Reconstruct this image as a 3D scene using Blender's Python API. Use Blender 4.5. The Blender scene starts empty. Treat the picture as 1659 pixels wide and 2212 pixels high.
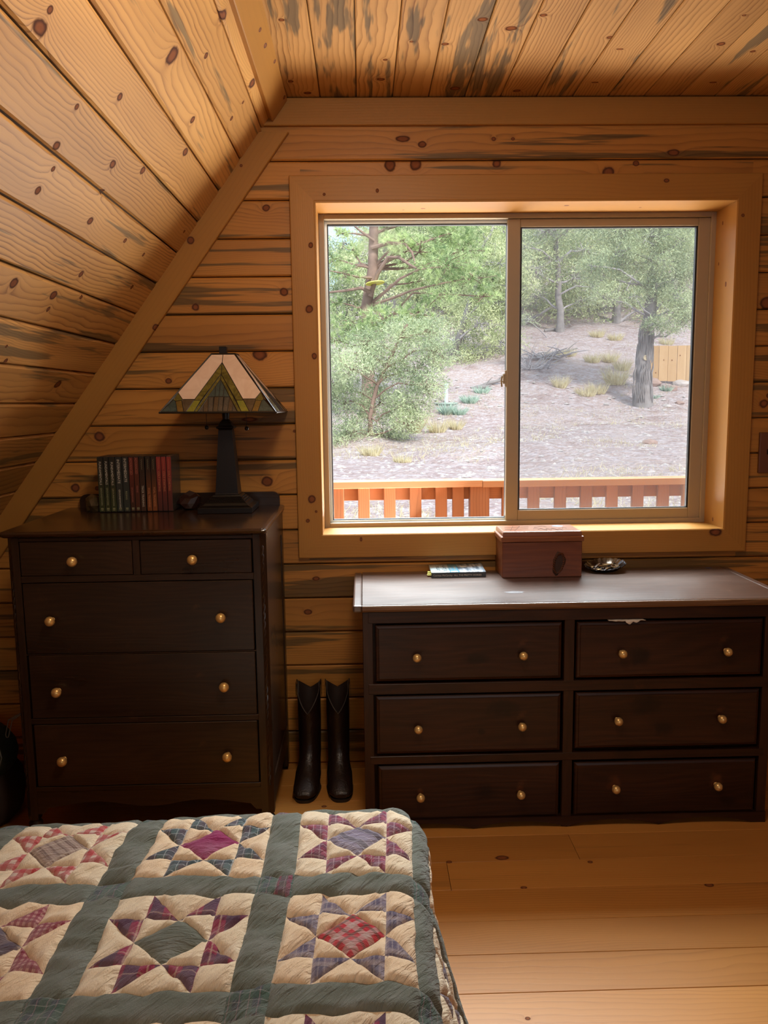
import bpy, bmesh, math, random
import numpy as np
from mathutils import Vector, Matrix

random.seed(11)
RNG = np.random.default_rng(11)
SC = bpy.context.scene
COL = SC.collection
PI = math.pi

# ------------------------------------------------------------------ camera
CAM = np.array([0.0, -3.1, 1.4411])
F_PX, IW, IH = 1750.0, 1659.0, 2212.0
RIGHT = np.array([0.99961138, -0.02514669, -0.01203031])
UP = np.array([0.01527168, 0.13296666, 0.99100285])
FWD = np.array([0.02332082, 0.99080145, -0.13329901])
cam_data = bpy.data.cameras.new('camera')
cam = bpy.data.objects.new('camera', cam_data)
COL.objects.link(cam)
cam_data.sensor_fit = 'HORIZONTAL'
cam_data.sensor_width = 36.0
cam_data.lens = F_PX * 36.0 / IW
cam_data.clip_start = 0.05
cam_data.clip_end = 500
m = Matrix.Identity(4)
for i in range(3):
    m[i][0], m[i][1], m[i][2], m[i][3] = RIGHT[i], UP[i], -FWD[i], CAM[i]
cam.matrix_world = m
SC.camera = cam

# ------------------------------------------------------------------ world, sun, big lights, exposure
SC.view_settings.view_transform = 'Standard'
SC.view_settings.look = 'None'
SC.view_settings.exposure = 0.0
SC.view_settings.gamma = 1.0
SC.view_settings.use_curve_mapping = False
SC.cycles.max_bounces = 7
SC.cycles.diffuse_bounces = 4
SC.cycles.glossy_bounces = 3
SC.cycles.transparent_max_bounces = 12
SC.cycles.caustics_reflective = False
SC.cycles.caustics_refractive = False
SC.cycles.sample_clamp_indirect = 6.0
SC.cycles.use_denoising = True
SC.cycles.use_adaptive_sampling = True
SC.cycles.adaptive_threshold = 0.012

world = bpy.data.worlds.new('sky')
SC.world = world
world.use_nodes = True
wn = world.node_tree
bg = wn.nodes['Background']
SKY_STRENGTH = 2.0
bg.inputs['Strength'].default_value = SKY_STRENGTH
_tc = wn.nodes.new('ShaderNodeTexCoord')
_nz = wn.nodes.new('ShaderNodeTexNoise')
_nz.inputs['Scale'].default_value = 3.0
_nz.inputs['Detail'].default_value = 5.0
_cr = wn.nodes.new('ShaderNodeValToRGB')
_cr.color_ramp.elements[0].position = 0.38
_cr.color_ramp.elements[0].color = (0.50, 0.72, 0.95, 1)
_cr.color_ramp.elements[1].position = 0.60
_cr.color_ramp.elements[1].color = (0.95, 0.97, 1.0, 1)
wn.links.new(_tc.outputs['Generated'], _nz.inputs['Vector'])
wn.links.new(_nz.outputs['Fac'], _cr.inputs['Fac'])
wn.links.new(_cr.outputs['Color'], bg.inputs['Color'])


def add_light(name, kind, loc, target, energy, color, size=None, size_y=None, angle=None):
    d = bpy.data.lights.new(name, kind)
    o = bpy.data.objects.new(name, d)
    COL.objects.link(o)
    o.location = loc
    v = Vector(target) - Vector(loc)
    o.rotation_euler = v.to_track_quat('-Z', 'Y').to_euler()
    d.energy = energy
    d.color = color
    if kind == 'AREA':
        d.shape = 'RECTANGLE'
        d.size = size
        d.size_y = size_y or size
    if angle is not None:
        d.angle = angle
    return o


# afternoon sun, high and behind the house: lights the hillside, never enters this window
add_light('sun', 'SUN', (6, -10, 14), (0, 6, 0), 5.0, (1.0, 0.95, 0.88), angle=math.radians(8))
# added fill light outside, below the sill: brightens ceiling and slope
add_light('low_window_fill', 'AREA', (1.0, 1.45, 0.25), (-0.6, -1.9, 2.0), 262, (1.0, 0.95, 0.90), 2.4, 0.9)
# added fill light outside, above the window: brightens quilt, floor and dresser top
add_light('high_window_fill', 'AREA', (0.62, 2.7, 4.9), (0.25, -0.9, 0.75), 620, (0.90, 0.95, 1.0), 3.2, 3.4).data.spread = math.radians(95)
# weak fill light added behind the camera, at an assumed rear window
add_light('rear_fill', 'AREA', (0.9, -5.85, 1.75), (-0.2, -1.0, 1.2), 4, (1.0, 0.93, 0.84), 1.9, 1.3)
# ceiling fitting above the bed, behind the top of the frame
add_light('ceiling_light', 'AREA', (0.10, -1.75, 2.46), (-0.2, -0.9, 0.6), 12, (1.0, 0.86, 0.68), 0.3, 0.3)


# ------------------------------------------------------------------ helpers
def at(px, py, y):
    """Point of the plane Y = y that the photograph shows at a pixel."""
    d = (px - IW / 2) / F_PX * RIGHT - (py - IH / 2) / F_PX * UP + FWD
    return CAM + d * ((y - CAM[1]) / d[1])


def new_mesh(name, verts, faces, mats=None, smooth=False, uv=None, midx=None):
    me = bpy.data.meshes.new(name)
    me.from_pydata([tuple(map(float, v)) for v in verts], [], [tuple(f) for f in faces])
    if mats is not None:
        for mm in (mats if isinstance(mats, (list, tuple)) else [mats]):
            me.materials.append(mm)
    if midx is not None:
        me.polygons.foreach_set('material_index', midx)
    if smooth:
        me.polygons.foreach_set('use_smooth', [True] * len(me.polygons))
    if uv is not None:
        lay = me.uv_layers.new(name='UVMap')
        li = np.empty(len(me.loops), dtype=np.int32)
        me.loops.foreach_get('vertex_index', li)
        lay.data.foreach_set('uv', np.asarray(uv, dtype=np.float32)[li].ravel())
    me.update()
    return me


def link(name, me, parent=None, loc=None, kind=None, label=None, mat4=None):
    o = bpy.data.objects.new(name, me)
    COL.objects.link(o)
    if parent is not None:
        o.parent = parent
    if mat4 is not None:
        o.matrix_local = mat4
    if loc is not None:
        o.location = loc
    if kind:
        o['kind'] = kind
    if label:
        o['label'] = label
    return o


def thing(name, label, cat, loc=(0, 0, 0), rotz=0.0, group=None):
    o = bpy.data.objects.new(name, None)
    o.empty_display_size = 0.05
    COL.objects.link(o)
    o.location = loc
    o.rotation_euler = (0, 0, rotz)
    return tag(o, label, cat, group)


def tag(o, label, cat, group=None):
    o['label'] = label
    o['category'] = cat
    if group:
        o['group'] = group
    return o


class MB:
    """Collects shapes into one bmesh, then links them as ONE object."""

    def __init__(self):
        self.bm = bmesh.new()

    def box(self, lo, hi, bevel=0.0, seg=1):
        lo, hi = [min(a, b) for a, b in zip(lo, hi)], [max(a, b) for a, b in zip(lo, hi)]
        r = bmesh.ops.create_cube(self.bm, size=1.0)
        vs = r['verts']
        for v in vs:
            v.co = Vector([(lo[i] + hi[i]) / 2 + v.co[i] * (hi[i] - lo[i]) for i in range(3)])
        if bevel > 0:
            es = list({e for v in vs for e in v.link_edges})
            bmesh.ops.bevel(self.bm, geom=es, offset=bevel, segments=seg, affect='EDGES', profile=0.5)
        return self

    def prism(self, pts, a, b, axis='y'):
        """Polygon pts (2D) extruded from a to b along an axis: y -> pts are (x,z); x -> (y,z); z -> (x,y)."""
        def P(p, t):
            return {'y': (p[0], t, p[1]), 'x': (t, p[0], p[1]), 'z': (p[0], p[1], t)}[axis]
        A = [self.bm.verts.new(P(p, a)) for p in pts]
        B = [self.bm.verts.new(P(p, b)) for p in pts]
        n = len(pts)
        self.bm.faces.new(A)
        self.bm.faces.new(B[::-1])
        for i in range(n):
            self.bm.faces.new([A[i], B[i], B[(i + 1) % n], A[(i + 1) % n]])
        return self

    def lathe(self, prof, centre=(0, 0, 0), axis='z', n=20, cap=True):
        """prof: list of (radius, t)."""
        rings = []
        for r, t in prof:
            ring = []
            for k in range(n):
                a = 2 * PI * k / n
                c, s = r * math.cos(a), r * math.sin(a)
                p = {'z': (c, s, t), 'y': (c, t, s), 'x': (t, c, s)}[axis]
                ring.append(self.bm.verts.new([centre[i] + p[i] for i in range(3)]))
            rings.append(ring)
        for a, b in zip(rings, rings[1:]):
            for k in range(n):
                self.bm.faces.new([a[k], a[(k + 1) % n], b[(k + 1) % n], b[k]])
        if cap:
            self.bm.faces.new(rings[0][::-1])
            self.bm.faces.new(rings[-1])
        return self

    def tube(self, pts, rad, n=6, cap=True):
        pts = [Vector(p) for p in pts]
        rads = rad if isinstance(rad, (list, tuple)) else [rad] * len(pts)
        rings = []
        up = None
        for i, p in enumerate(pts):
            d = (pts[min(i + 1, len(pts) - 1)] - pts[max(i - 1, 0)]).normalized()
            if up is None:
                up = Vector((0, 0, 1)) if abs(d.z) < 0.9 else Vector((1, 0, 0))
            s = d.cross(up).normalized()
            up = s.cross(d).normalized()
            rings.append([self.bm.verts.new(p + (s * math.cos(2 * PI * k / n) + up * math.sin(2 * PI * k / n)) * rads[i]) for k in range(n)])
        for a, b in zip(rings, rings[1:]):
            for k in range(n):
                self.bm.faces.new([a[k], a[(k + 1) % n], b[(k + 1) % n], b[k]])
        if cap:
            self.bm.faces.new(rings[0][::-1])
            self.bm.faces.new(rings[-1])
        return self

    def loft(self, rings, cap=True, closed=True):
        R = [[self.bm.verts.new(p) for p in ring] for ring in rings]
        n = len(R[0])
        for a, b in zip(R, R[1:]):
            for k in range(n if closed else n - 1):
                self.bm.faces.new([a[k], a[(k + 1) % n], b[(k + 1) % n], b[k]])
        if cap:
            self.bm.faces.new(R[0][::-1])
            self.bm.faces.new(R[-1])
        return self

    def poly_slab(self, pts, nrm, t):
        """Flat polygon (3D points) given thickness t along nrm."""
        nrm = Vector(nrm)
        A = [self.bm.verts.new(Vector(p)) for p in pts]
        B = [self.bm.verts.new(Vector(p) + nrm * t) for p in pts]
        n = len(pts)
        self.bm.faces.new(A)
        self.bm.faces.new(B[::-1])
        for i in range(n):
            self.bm.faces.new([A[i], B[i], B[(i + 1) % n], A[(i + 1) % n]])
        return self

    def mesh(self, name, mat, smooth=False):
        bmesh.ops.recalc_face_normals(self.bm, faces=self.bm.faces)
        me = bpy.data.meshes.new(name)
        self.bm.to_mesh(me)
        self.bm.free()
        for mm in (mat if isinstance(mat, (list, tuple)) else [mat]):
            me.materials.append(mm)
        if smooth:
            me.polygons.foreach_set('use_smooth', [True] * len(me.polygons))
            try:
                me.set_sharp_from_angle(angle=math.radians(40))
            except Exception:
                pass
        return me

    def build(self, name, mat, parent=None, loc=None, smooth=False, **kw):
        return link(name, self.mesh(name, mat, smooth), parent, loc, **kw)


def text_mesh(s, size, mat, depth=0.0002):
    cu = bpy.data.curves.new('lettering', 'FONT')
    cu.body = s
    cu.size = size
    cu.align_x = 'LEFT'
    cu.resolution_u = 2
    cu.extrude = depth
    ob = bpy.data.objects.new('lettering_tmp', cu)
    me = bpy.data.meshes.new_from_object(ob)
    bpy.data.objects.remove(ob)
    bpy.data.curves.remove(cu)
    me.materials.clear()
    me.materials.append(mat)
    return me


def frame_matrix(origin, xdir, ydir, zdir):
    mm = Matrix.Identity(4)
    for i in range(3):
        mm[i][0], mm[i][1], mm[i][2], mm[i][3] = xdir[i], ydir[i], zdir[i], origin[i]
    return mm


# value noise (numpy)
_perm = RNG.random((64, 64, 64))


def vnoise(p):
    p = np.asarray(p, float)
    i = np.floor(p).astype(int)
    f = p - i
    f = f * f * (3 - 2 * f)
    out = 0
    for dx in (0, 1):
        for dy in (0, 1):
            for dz in (0, 1):
                w = (f[..., 0] if dx else 1 - f[..., 0]) * (f[..., 1] if dy else 1 - f[..., 1]) * (f[..., 2] if dz else 1 - f[..., 2])
                out = out + w * _perm[(i[..., 0] + dx) % 64, (i[..., 1] + dy) % 64, (i[..., 2] + dz) % 64]
    return out - 0.5


def fbm(p, oct=3):
    p = np.asarray(p, float)
    s, a = 0, 1.0
    for k in range(oct):
        s = s + a * vnoise(p * (2 ** k) + 17.3 * k)
        a *= 0.5
    return s


# ------------------------------------------------------------------ node helpers and materials
class NT:
    def __init__(self, name):
        self.mat = bpy.data.materials.new(name)
        self.mat.use_nodes = True
        self.t = self.mat.node_tree
        self.bsdf = self.t.nodes['Principled BSDF']
        self.out = self.t.nodes['Material Output']

    def node(self, typ, **kw):
        n = self.t.nodes.new(typ)
        for k, v in kw.items():
            setattr(n, k, v)
        return n

    def put(self, sock, v):
        if isinstance(v, bpy.types.NodeSocket):
            self.t.links.new(v, sock)
        elif v is not None:
            sock.default_value = v

    def math(self, op, a, b=None, c=None, clamp=False):
        n = self.node('ShaderNodeMath', operation=op, use_clamp=clamp)
        self.put(n.inputs[0], a)
        self.put(n.inputs[1], b)
        self.put(n.inputs[2], c)
        return n.outputs[0]

    def vmath(self, op, a, b=None):
        n = self.node('ShaderNodeVectorMath', operation=op)
        self.put(n.inputs[0], a)
        self.put(n.inputs[1], b)
        return n.outputs['Value'] if op in ('LENGTH', 'DISTANCE', 'DOT_PRODUCT') else n.outputs['Vector']

    def sep(self, v):
        n = self.node('ShaderNodeSeparateXYZ')
        self.put(n.inputs[0], v)
        return n.outputs

    def comb(self, x=0.0, y=0.0, z=0.0):
        n = self.node('ShaderNodeCombineXYZ')
        for i, v in enumerate((x, y, z)):
            self.put(n.inputs[i], v)
        return n.outputs[0]

    def noise(self, vec, scale=1.0, detail=2.0, rough=0.5, dist=0.0):
        n = self.node('ShaderNodeTexNoise')
        self.put(n.inputs['Vector'], vec)
        n.inputs['Scale'].default_value = scale
        n.inputs['Detail'].default_value = detail
        n.inputs['Roughness'].default_value = rough
        n.inputs['Distortion'].default_value = dist
        return n.outputs['Fac']

    def smooth(self, v, lo, hi):
        n = self.node('ShaderNodeMapRange', interpolation_type='SMOOTHSTEP')
        self.put(n.inputs['Value'], v)
        self.put(n.inputs['From Min'], lo)
        self.put(n.inputs['From Max'], hi)
        return n.outputs['Result']

    def mix(self, fac, a, b, mode='MIX'):
        n = self.node('ShaderNodeMix', data_type='RGBA', blend_type=mode)
        self.put(n.inputs[0], fac)
        for sock, v in ((n.inputs[6], a), (n.inputs[7], b)):
            self.put(sock, (*v, 1.0) if isinstance(v, (tuple, list)) and len(v) == 3 else v)
        return n.outputs[2]

    def attr(self, name, typ='OBJECT'):
        return self.node('ShaderNodeAttribute', attribute_type=typ, attribute_name=name)

    def objco(self):
        return self.node('ShaderNodeTexCoord').outputs['Object']

    def rand(self):
        return self.node('ShaderNodeObjectInfo').outputs['Random']

    def bump(self, h, strength, dist):
        n = self.node('ShaderNodeBump')
        n.inputs['Strength'].default_value = strength
        n.inputs['Distance'].default_value = dist
        self.put(n.inputs['Height'], h)
        self.t.links.new(n.outputs[0], self.bsdf.inputs['Normal'])

    def set(self, color=None, rough=None, metal=None, spec=None):
        if color is not None:
            self.put(self.bsdf.inputs['Base Color'], (*color, 1.0) if isinstance(color, (tuple, list)) and len(color) == 3 else color)
        if rough is not None:
            self.put(self.bsdf.inputs['Roughness'], rough)
        if metal is not None:
            self.bsdf.inputs['Metallic'].default_value = metal
        if spec is not None:
            self.bsdf.inputs['Specular IOR Level'].default_value = spec
        return self.mat


def plain(name, color, rough=0.5, metal=0.0, spec=0.5, var=0.0, scale=30.0):
    n = NT(name)
    c = color
    if var:
        k = n.noise(n.objco(), scale, 3.0)
        c = n.mix(k, tuple(x * (1 - var) for x in color), tuple(min(1, x * (1 + var)) for x in color))
    return n.set(c, rough, metal, spec)


def pine(name, light, dark, knots=6, stain=1.0, spacing=0.009, rough=0.42, grain=0.55, vspread=0.22, cy=0.45, warp=0.09, stain_scale=(1.3, 22.0), spec=0.30):
    """Knotty pine. Object space: x along the board, y across it. Knots come from the board's own properties k0..k5 = (x, y, radius, stretch)."""
    n = NT(name)
    co = n.sep(n.objco())
    x, y = co[0], co[1]
    rnd = n.rand()
    r50 = n.math('MULTIPLY', rnd, 57.0)
    n1 = n.noise(n.comb(n.math('MULTIPLY', x, 0.9), n.math('MULTIPLY', y, 4.2), r50), 1.0, 1.2)
    n2 = n.noise(n.comb(n.math('MULTIPLY', x, 6.0), n.math('MULTIPLY', y, 14.0), r50), 1.0, 2.0)
    field = n.math('MULTIPLY', y, n.math('MULTIPLY_ADD', rnd, 0.5, cy))
    field = n.math('MULTIPLY_ADD', n1, warp, field)
    field = n.math('MULTIPLY_ADD', n2, 0.015, field)
    kmask = kring = halo = None
    wob = n.noise(n.comb(n.math('MULTIPLY', x, 30.0), n.math('MULTIPLY', y, 30.0), r50), 1.0, 2.0)
    for k in range(knots):
        a = n.attr('k%d' % k)
        kv = n.sep(a.outputs['Vector'])
        el = n.math('MAXIMUM', a.outputs['Alpha'], 0.3)
        dx = n.math('DIVIDE', n.math('SUBTRACT', x, kv[0]), el)
        dy = n.math('SUBTRACT', y, kv[1])
        d2 = n.math('ADD', n.math('MULTIPLY', dx, dx), n.math('MULTIPLY', dy, dy))
        r2 = n.math('MULTIPLY', kv[2], kv[2])
        L = n.math('DIVIDE', r2, n.math('ADD', n.math('ADD', d2, r2), 1e-7))
        field = n.math('MULTIPLY_ADD', n.math('MULTIPLY', L, kv[2]), 2.2, field)
        d = n.math('SQRT', d2)
        q = n.math('DIVIDE', d, n.math('ADD', kv[2], 1e-5))
        q = n.math('MULTIPLY_ADD', wob, 0.75, q)
        msk = n.math('SUBTRACT', 1.0, n.smooth(q, 1.12, 1.50))
        rng = n.math('MULTIPLY', n.smooth(q, 0.75, 1.25), msk)
        kmask = msk if kmask is None else n.math('MAXIMUM', kmask, msk)
        kring = rng if kring is None else n.math('MAXIMUM', kring, rng)
        L2 = n.math('MULTIPLY', L, L)
        halo = L2 if halo is None else n.math('ADD', halo, L2)
    fq = n.math('MULTIPLY_ADD', n.math('FRACT', n.math('MULTIPLY', rnd, 3.7)), 0.8 / spacing, 0.55 / spacing)
    fr = n.math('FRACT', n.math('MULTIPLY', field, fq))
    s = n.math('MULTIPLY', n.math('POWER', fr, 3.4), n.math('SUBTRACT', 1.0, n.smooth(fr, 0.90, 1.0)))
    fib = n.noise(n.comb(n.math('MULTIPLY', x, 5.0), n.math('MULTIPLY', y, 260.0), r50), 1.0, 2.0)
    broad = n.noise(n.comb(n.math('MULTIPLY', x, 1.1), n.math('MULTIPLY', y, 9.0), r50), 1.0, 2.0)
    base = n.mix(n.smooth(broad, 0.3, 0.72), light, tuple(0.72 * a + 0.28 * b for a, b in zip(light, dark)))
    g = n.math('MULTIPLY', s, n.math('MULTIPLY_ADD', fib, 0.8, 0.2))
    g = n.math('MULTIPLY', g, n.math('MULTIPLY_ADD', n.smooth(n.noise(n.comb(n.math('MULTIPLY', x, 0.7), n.math('MULTIPLY', y, 11.0), n.math('ADD', r50, 21.0)), 1.0, 1.0), 0.3, 0.7), 0.9, 0.35))
    c = n.mix(n.math('MULTIPLY', g, grain * 1.7, clamp=True), base, dark)
    # board to board tone
    t = n.math('MULTIPLY_ADD', n.math('FRACT', n.math('MULTIPLY', rnd, 7.31)), vspread, 1.0 - vspread * 0.6)
    c = n.mix(1.0, c, n.comb(t, n.math('POWER', t, 1.15), n.math('POWER', t, 1.3)), 'MULTIPLY')
    # blue stain streaks of the sapwood
    st = n.attr('stain').outputs['Fac']
    sn = n.noise(n.comb(n.math('MULTIPLY', x, stain_scale[0]), n.math('MULTIPLY', y, stain_scale[1]), n.math('ADD', r50, 9.0)), 1.0, 3.5, 0.62)
    sb = n.noise(n.comb(n.math('MULTIPLY', x, 0.9), n.math('MULTIPLY', y, 5.0), n.math('ADD', r50, 4.0)), 1.0, 1.0)
    th = n.math('SUBTRACT', 0.70, n.math('MULTIPLY', st, 0.25))
    sv = n.math('MULTIPLY_ADD', sb, 0.5, n.math('SUBTRACT', sn, 0.25))
    sm = n.math('MULTIPLY', n.smooth(sv, th, n.math('ADD', th, 0.07)), 0.8 * stain, clamp=True)
    c = n.mix(sm, c, n.mix(1.0, c, (0.27, 0.36, 0.58), 'MULTIPLY'))
    if kmask is not None:
        c = n.mix(n.math('MULTIPLY', halo, 0.55, clamp=True), c, n.mix(1.0, c, (0.62, 0.42, 0.30), 'MULTIPLY'))
        kc = n.mix(wob, (0.15, 0.042, 0.013), (0.30, 0.095, 0.030))
        kc = n.mix(kring, kc, (0.050, 0.014, 0.006))
        c = n.mix(kmask, c, kc)
    n.bump(n.math('MULTIPLY_ADD', s, -0.6, fib), 0.12, 0.0015)
    return n.set(c, n.math('MULTIPLY_ADD', kmask, 0.35, rough, clamp=True) if kmask is not None else rough, 0.0, spec)


def stained(name, a, b, rough=0.32, spacing=0.012, axis='x', spec=0.5, coat=0.0):
    """Dark stained furniture wood with fine grain along an axis of the object."""
    n = NT(name)
    co = n.sep(n.objco())
    u, v, w = {'x': (co[0], co[2], co[1]), 'z': (co[2], co[0], co[1]), 'y': (co[1], co[0], co[2])}[axis]
    rnd = n.math('MULTIPLY', n.rand(), 41.0)
    vw = n.math('ADD', v, n.math('MULTIPLY', w, 0.6))
    n1 = n.noise(n.comb(n.math('MULTIPLY', u, 1.5), n.math('MULTIPLY', vw, 7.0), rnd), 1.0, 2.0)
    f = n.math('MULTIPLY_ADD', n1, 0.10, n.math('MULTIPLY', vw, 0.5))
    s = n.math('MULTIPLY_ADD', n.math('SINE', n.math('MULTIPLY', f, 2 * PI / spacing)), 0.5, 0.5)
    fib = n.noise(n.comb(n.math('MULTIPLY', u, 7.0), n.math('MULTIPLY', vw, 230.0), rnd), 1.0, 2.0)
    big = n.noise(n.comb(n.math('MULTIPLY', u, 2.2), n.math('MULTIPLY', vw, 6.0), rnd), 1.0, 2.0)
    k = n.math('MULTIPLY_ADD', s, 0.12, n.math('MULTIPLY_ADD', fib, 0.4, n.math('MULTIPLY', big, 0.5)))
    c = n.mix(n.smooth(k, 0.25, 0.95), a, b)
    for nm, dark in (('k0', True), ('k1', True), ('w0', False), ('w1', False)):
        at_ = n.attr(nm)
        kv = n.sep(at_.outputs['Vector'])
        el = n.math('MAXIMUM', at_.outputs['Alpha'], 0.3)
        dx = n.math('DIVIDE', n.math('SUBTRACT', u, kv[0]), el)
        dy = n.math('SUBTRACT', v, kv[1])
        q = n.math('DIVIDE', n.math('SQRT', n.math('ADD', n.math('MULTIPLY', dx, dx), n.math('MULTIPLY', dy, dy))), n.math('ADD', kv[2], 1e-5))
        q = n.math('ADD', q, n.math('MULTIPLY', n.math('SUBTRACT', n.noise(n.objco(), 40.0, 3.0), 0.5), 1.4))
        ms = n.math('SUBTRACT', 1.0, n.smooth(q, 0.4, 1.3))
        if dark:
            c = n.mix(n.math('MULTIPLY', ms, 0.75), c, tuple(x * 0.3 for x in a))
        else:
            c = n.mix(n.math('MULTIPLY', ms, 0.45), c, tuple(min(1, x * 2.3) for x in b))
    wear = n.noise(n.objco(), 9.0, 5.0, 0.7)
    c = n.mix(n.math('MULTIPLY', n.smooth(wear, 0.62, 0.78), 0.35), c, tuple(min(1, x * 2.2) for x in b))
    n.bump(n.math('ADD', fib, s), 0.1, 0.001)
    n.set(c, n.math('MULTIPLY_ADD', big, 0.18, rough - 0.09), 0.0, spec)
    if coat:
        n.bsdf.inputs['Coat Weight'].default_value = coat
        n.bsdf.inputs['Coat Roughness'].default_value = 0.18
    return n.mat


M = {}
M['ceil'] = pine('pine_ceiling', (0.68, 0.355, 0.108), (0.23, 0.082, 0.019), stain=1.0, rough=0.48, grain=0.95, spec=0.22)
M['ceil_flat'] = pine('pine_ceiling_stained', (0.52, 0.262, 0.085), (0.17, 0.062, 0.016), stain=1.05, rough=0.60, grain=0.9, stain_scale=(1.8, 17.0), spec=0.06)
M['wall'] = pine('pine_wall', (0.54, 0.232, 0.046), (0.17, 0.056, 0.012), stain=1.1, rough=0.42, stain_scale=(1.0, 26.0))
M['trim'] = pine('pine_trim', (0.42, 0.188, 0.036), (0.31, 0.128, 0.024), knots=4, stain=0.0, rough=0.45, grain=0.28, vspread=0.10, cy=0.9, warp=0.05, spacing=0.014)
M['casing'] = pine('pine_casing', (0.45, 0.205, 0.040), (0.30, 0.118, 0.022), knots=6, stain=0.0, rough=0.42, grain=0.38, vspread=0.10, cy=0.7, warp=0.07)
M['floor'] = pine('pine_floor', (0.56, 0.245, 0.056), (0.31, 0.115, 0.022), knots=4, stain=0.3, rough=0.42, spec=0.22, grain=0.5, vspread=0.26, cy=0.5, warp=0.08, spacing=0.007)
M['groove'] = plain('groove_dark', (0.16, 0.070, 0.022), 0.8)
M['chest'] = stained('dark_oak', (0.016, 0.0068, 0.0032), (0.052, 0.022, 0.0095), 0.30, 0.009, 'x')
M['chest_v'] = stained('dark_oak_upright', (0.016, 0.0068, 0.0032), (0.052, 0.022, 0.0095), 0.30, 0.009, 'z')
M['chest_top'] = stained('dark_oak_top', (0.024, 0.0095, 0.0042), (0.075, 0.032, 0.013), 0.20, 0.008, 'x', 0.5, 0.3)
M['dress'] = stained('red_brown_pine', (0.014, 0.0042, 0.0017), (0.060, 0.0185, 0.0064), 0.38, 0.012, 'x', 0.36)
M['dress_v'] = stained('red_brown_pine_upright', (0.018, 0.0056, 0.0022), (0.054, 0.0170, 0.0060), 0.38, 0.012, 'z', 0.36)
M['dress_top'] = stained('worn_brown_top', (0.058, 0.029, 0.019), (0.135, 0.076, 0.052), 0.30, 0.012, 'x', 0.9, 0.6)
M['edge_worn'] = stained('worn_edge', (0.10, 0.045, 0.018), (0.27, 0.135, 0.06), 0.38, 0.012, 'x')
M['boxwood'] = stained('box_red_wood', (0.12, 0.030, 0.009), (0.26, 0.075, 0.022), 0.36, 0.010, 'x')
M['boxlid'] = stained('box_lid_wood', (0.17, 0.048, 0.016), (0.36, 0.13, 0.050), 0.30, 0.010, 'x')
M['bark'] = plain('knot_bark', (0.040, 0.013, 0.006), 0.7, var=0.6, scale=70)
M['burn'] = plain('burnt_line', (0.06, 0.022, 0.012), 0.7)
M['inkblue'] = plain('blue_knot', (0.10, 0.10, 0.16), 0.5)
M['brass'] = plain('brass', (0.82, 0.50, 0.17), 0.30, 0.55, var=0.10, scale=40)
M['brass_old'] = plain('old_brass', (0.74, 0.50, 0.20), 0.32, 0.55, var=0.25, scale=120)
M['bronze'] = plain('dark_bronze', (0.0075, 0.0050, 0.0040), 0.36, 0.0, 0.35, var=0.3, scale=50)
M['bronze_orn'] = plain('dark_bronze_relief', (0.012, 0.008, 0.006), 0.30, 0.1, var=0.4, scale=120)
M['lead'] = plain('lead_came', (0.022, 0.016, 0.012), 0.35, 0.4)


def stained_glass(name, a, b, scale=25.0, rough=0.16):
    n = NT(name)
    v = n.objco()
    k = n.noise(v, scale, 4.0, 0.6, 1.2)
    c = n.mix(n.smooth(k, 0.3, 0.7), a, b)
    n.set(c, rough, 0.0, 0.6)
    n.bsdf.inputs['Subsurface Weight'].default_value = 0.0
    return n.mat


M['g_cream'] = stained_glass('cream_glass', (0.72, 0.51, 0.38), (0.80, 0.61, 0.48), 14)
M['g_olive'] = stained_glass('olive_glass', (0.060, 0.050, 0.010), (0.19, 0.155, 0.030))
M['g_lime'] = stained_glass('lime_glass', (0.16, 0.17, 0.020), (0.27, 0.24, 0.035))
M['g_amber'] = stained_glass('amber_glass', (0.11, 0.070, 0.012), (0.22, 0.12, 0.030))
M['g_teal'] = stained_glass('teal_glass', (0.020, 0.042, 0.040), (0.055, 0.085, 0.080))
M['g_brown'] = stained_glass('brown_glass', (0.055, 0.035, 0.020), (0.11, 0.075, 0.045))
M['g_grey'] = stained_glass('grey_glass', (0.045, 0.045, 0.038), (0.11, 0.085, 0.065))
M['vinyl'] = plain('almond_vinyl', (0.36, 0.272, 0.172), 0.40)
M['gasket'] = plain('black_gasket', (0.012, 0.012, 0.014), 0.5)
M['spacer'] = plain('aluminium_spacer', (0.75, 0.82, 0.86), 0.30, 0.3)


def glass_mat():
    n = NT('window_glass')
    t = n.node('ShaderNodeBsdfTransparent')
    t.inputs[0].default_value = (0.93, 0.96, 0.955, 1)
    g = n.node('ShaderNodeBsdfGlossy')
    g.inputs['Roughness'].default_value = 0.02
    f = n.node('ShaderNodeFresnel')
    f.inputs['IOR'].default_value = 1.45
    mx = n.node('ShaderNodeMixShader')
    n.t.links.new(n.math('MULTIPLY', f.outputs[0], 0.04), mx.inputs[0])
    n.t.links.new(t.outputs[0], mx.inputs[1])
    n.t.links.new(g.outputs[0], mx.inputs[2])
    n.t.links.new(mx.outputs[0], n.out.inputs['Surface'])
    return n.mat


def screen_mat():
    n = NT('insect_screen')
    t = n.node('ShaderNodeBsdfTransparent')
    d = n.node('ShaderNodeBsdfDiffuse')
    d.inputs['Color'].default_value = (0.50, 0.53, 0.60, 1)
    mx = n.node('ShaderNodeMixShader')
    mx.inputs[0].default_value = 0.15
    n.t.links.new(t.outputs[0], mx.inputs[1])
    n.t.links.new(d.outputs[0], mx.inputs[2])
    n.t.links.new(mx.outputs[0], n.out.inputs['Surface'])
    return n.mat


M['glass'] = glass_mat()
M['screen'] = screen_mat()

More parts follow.
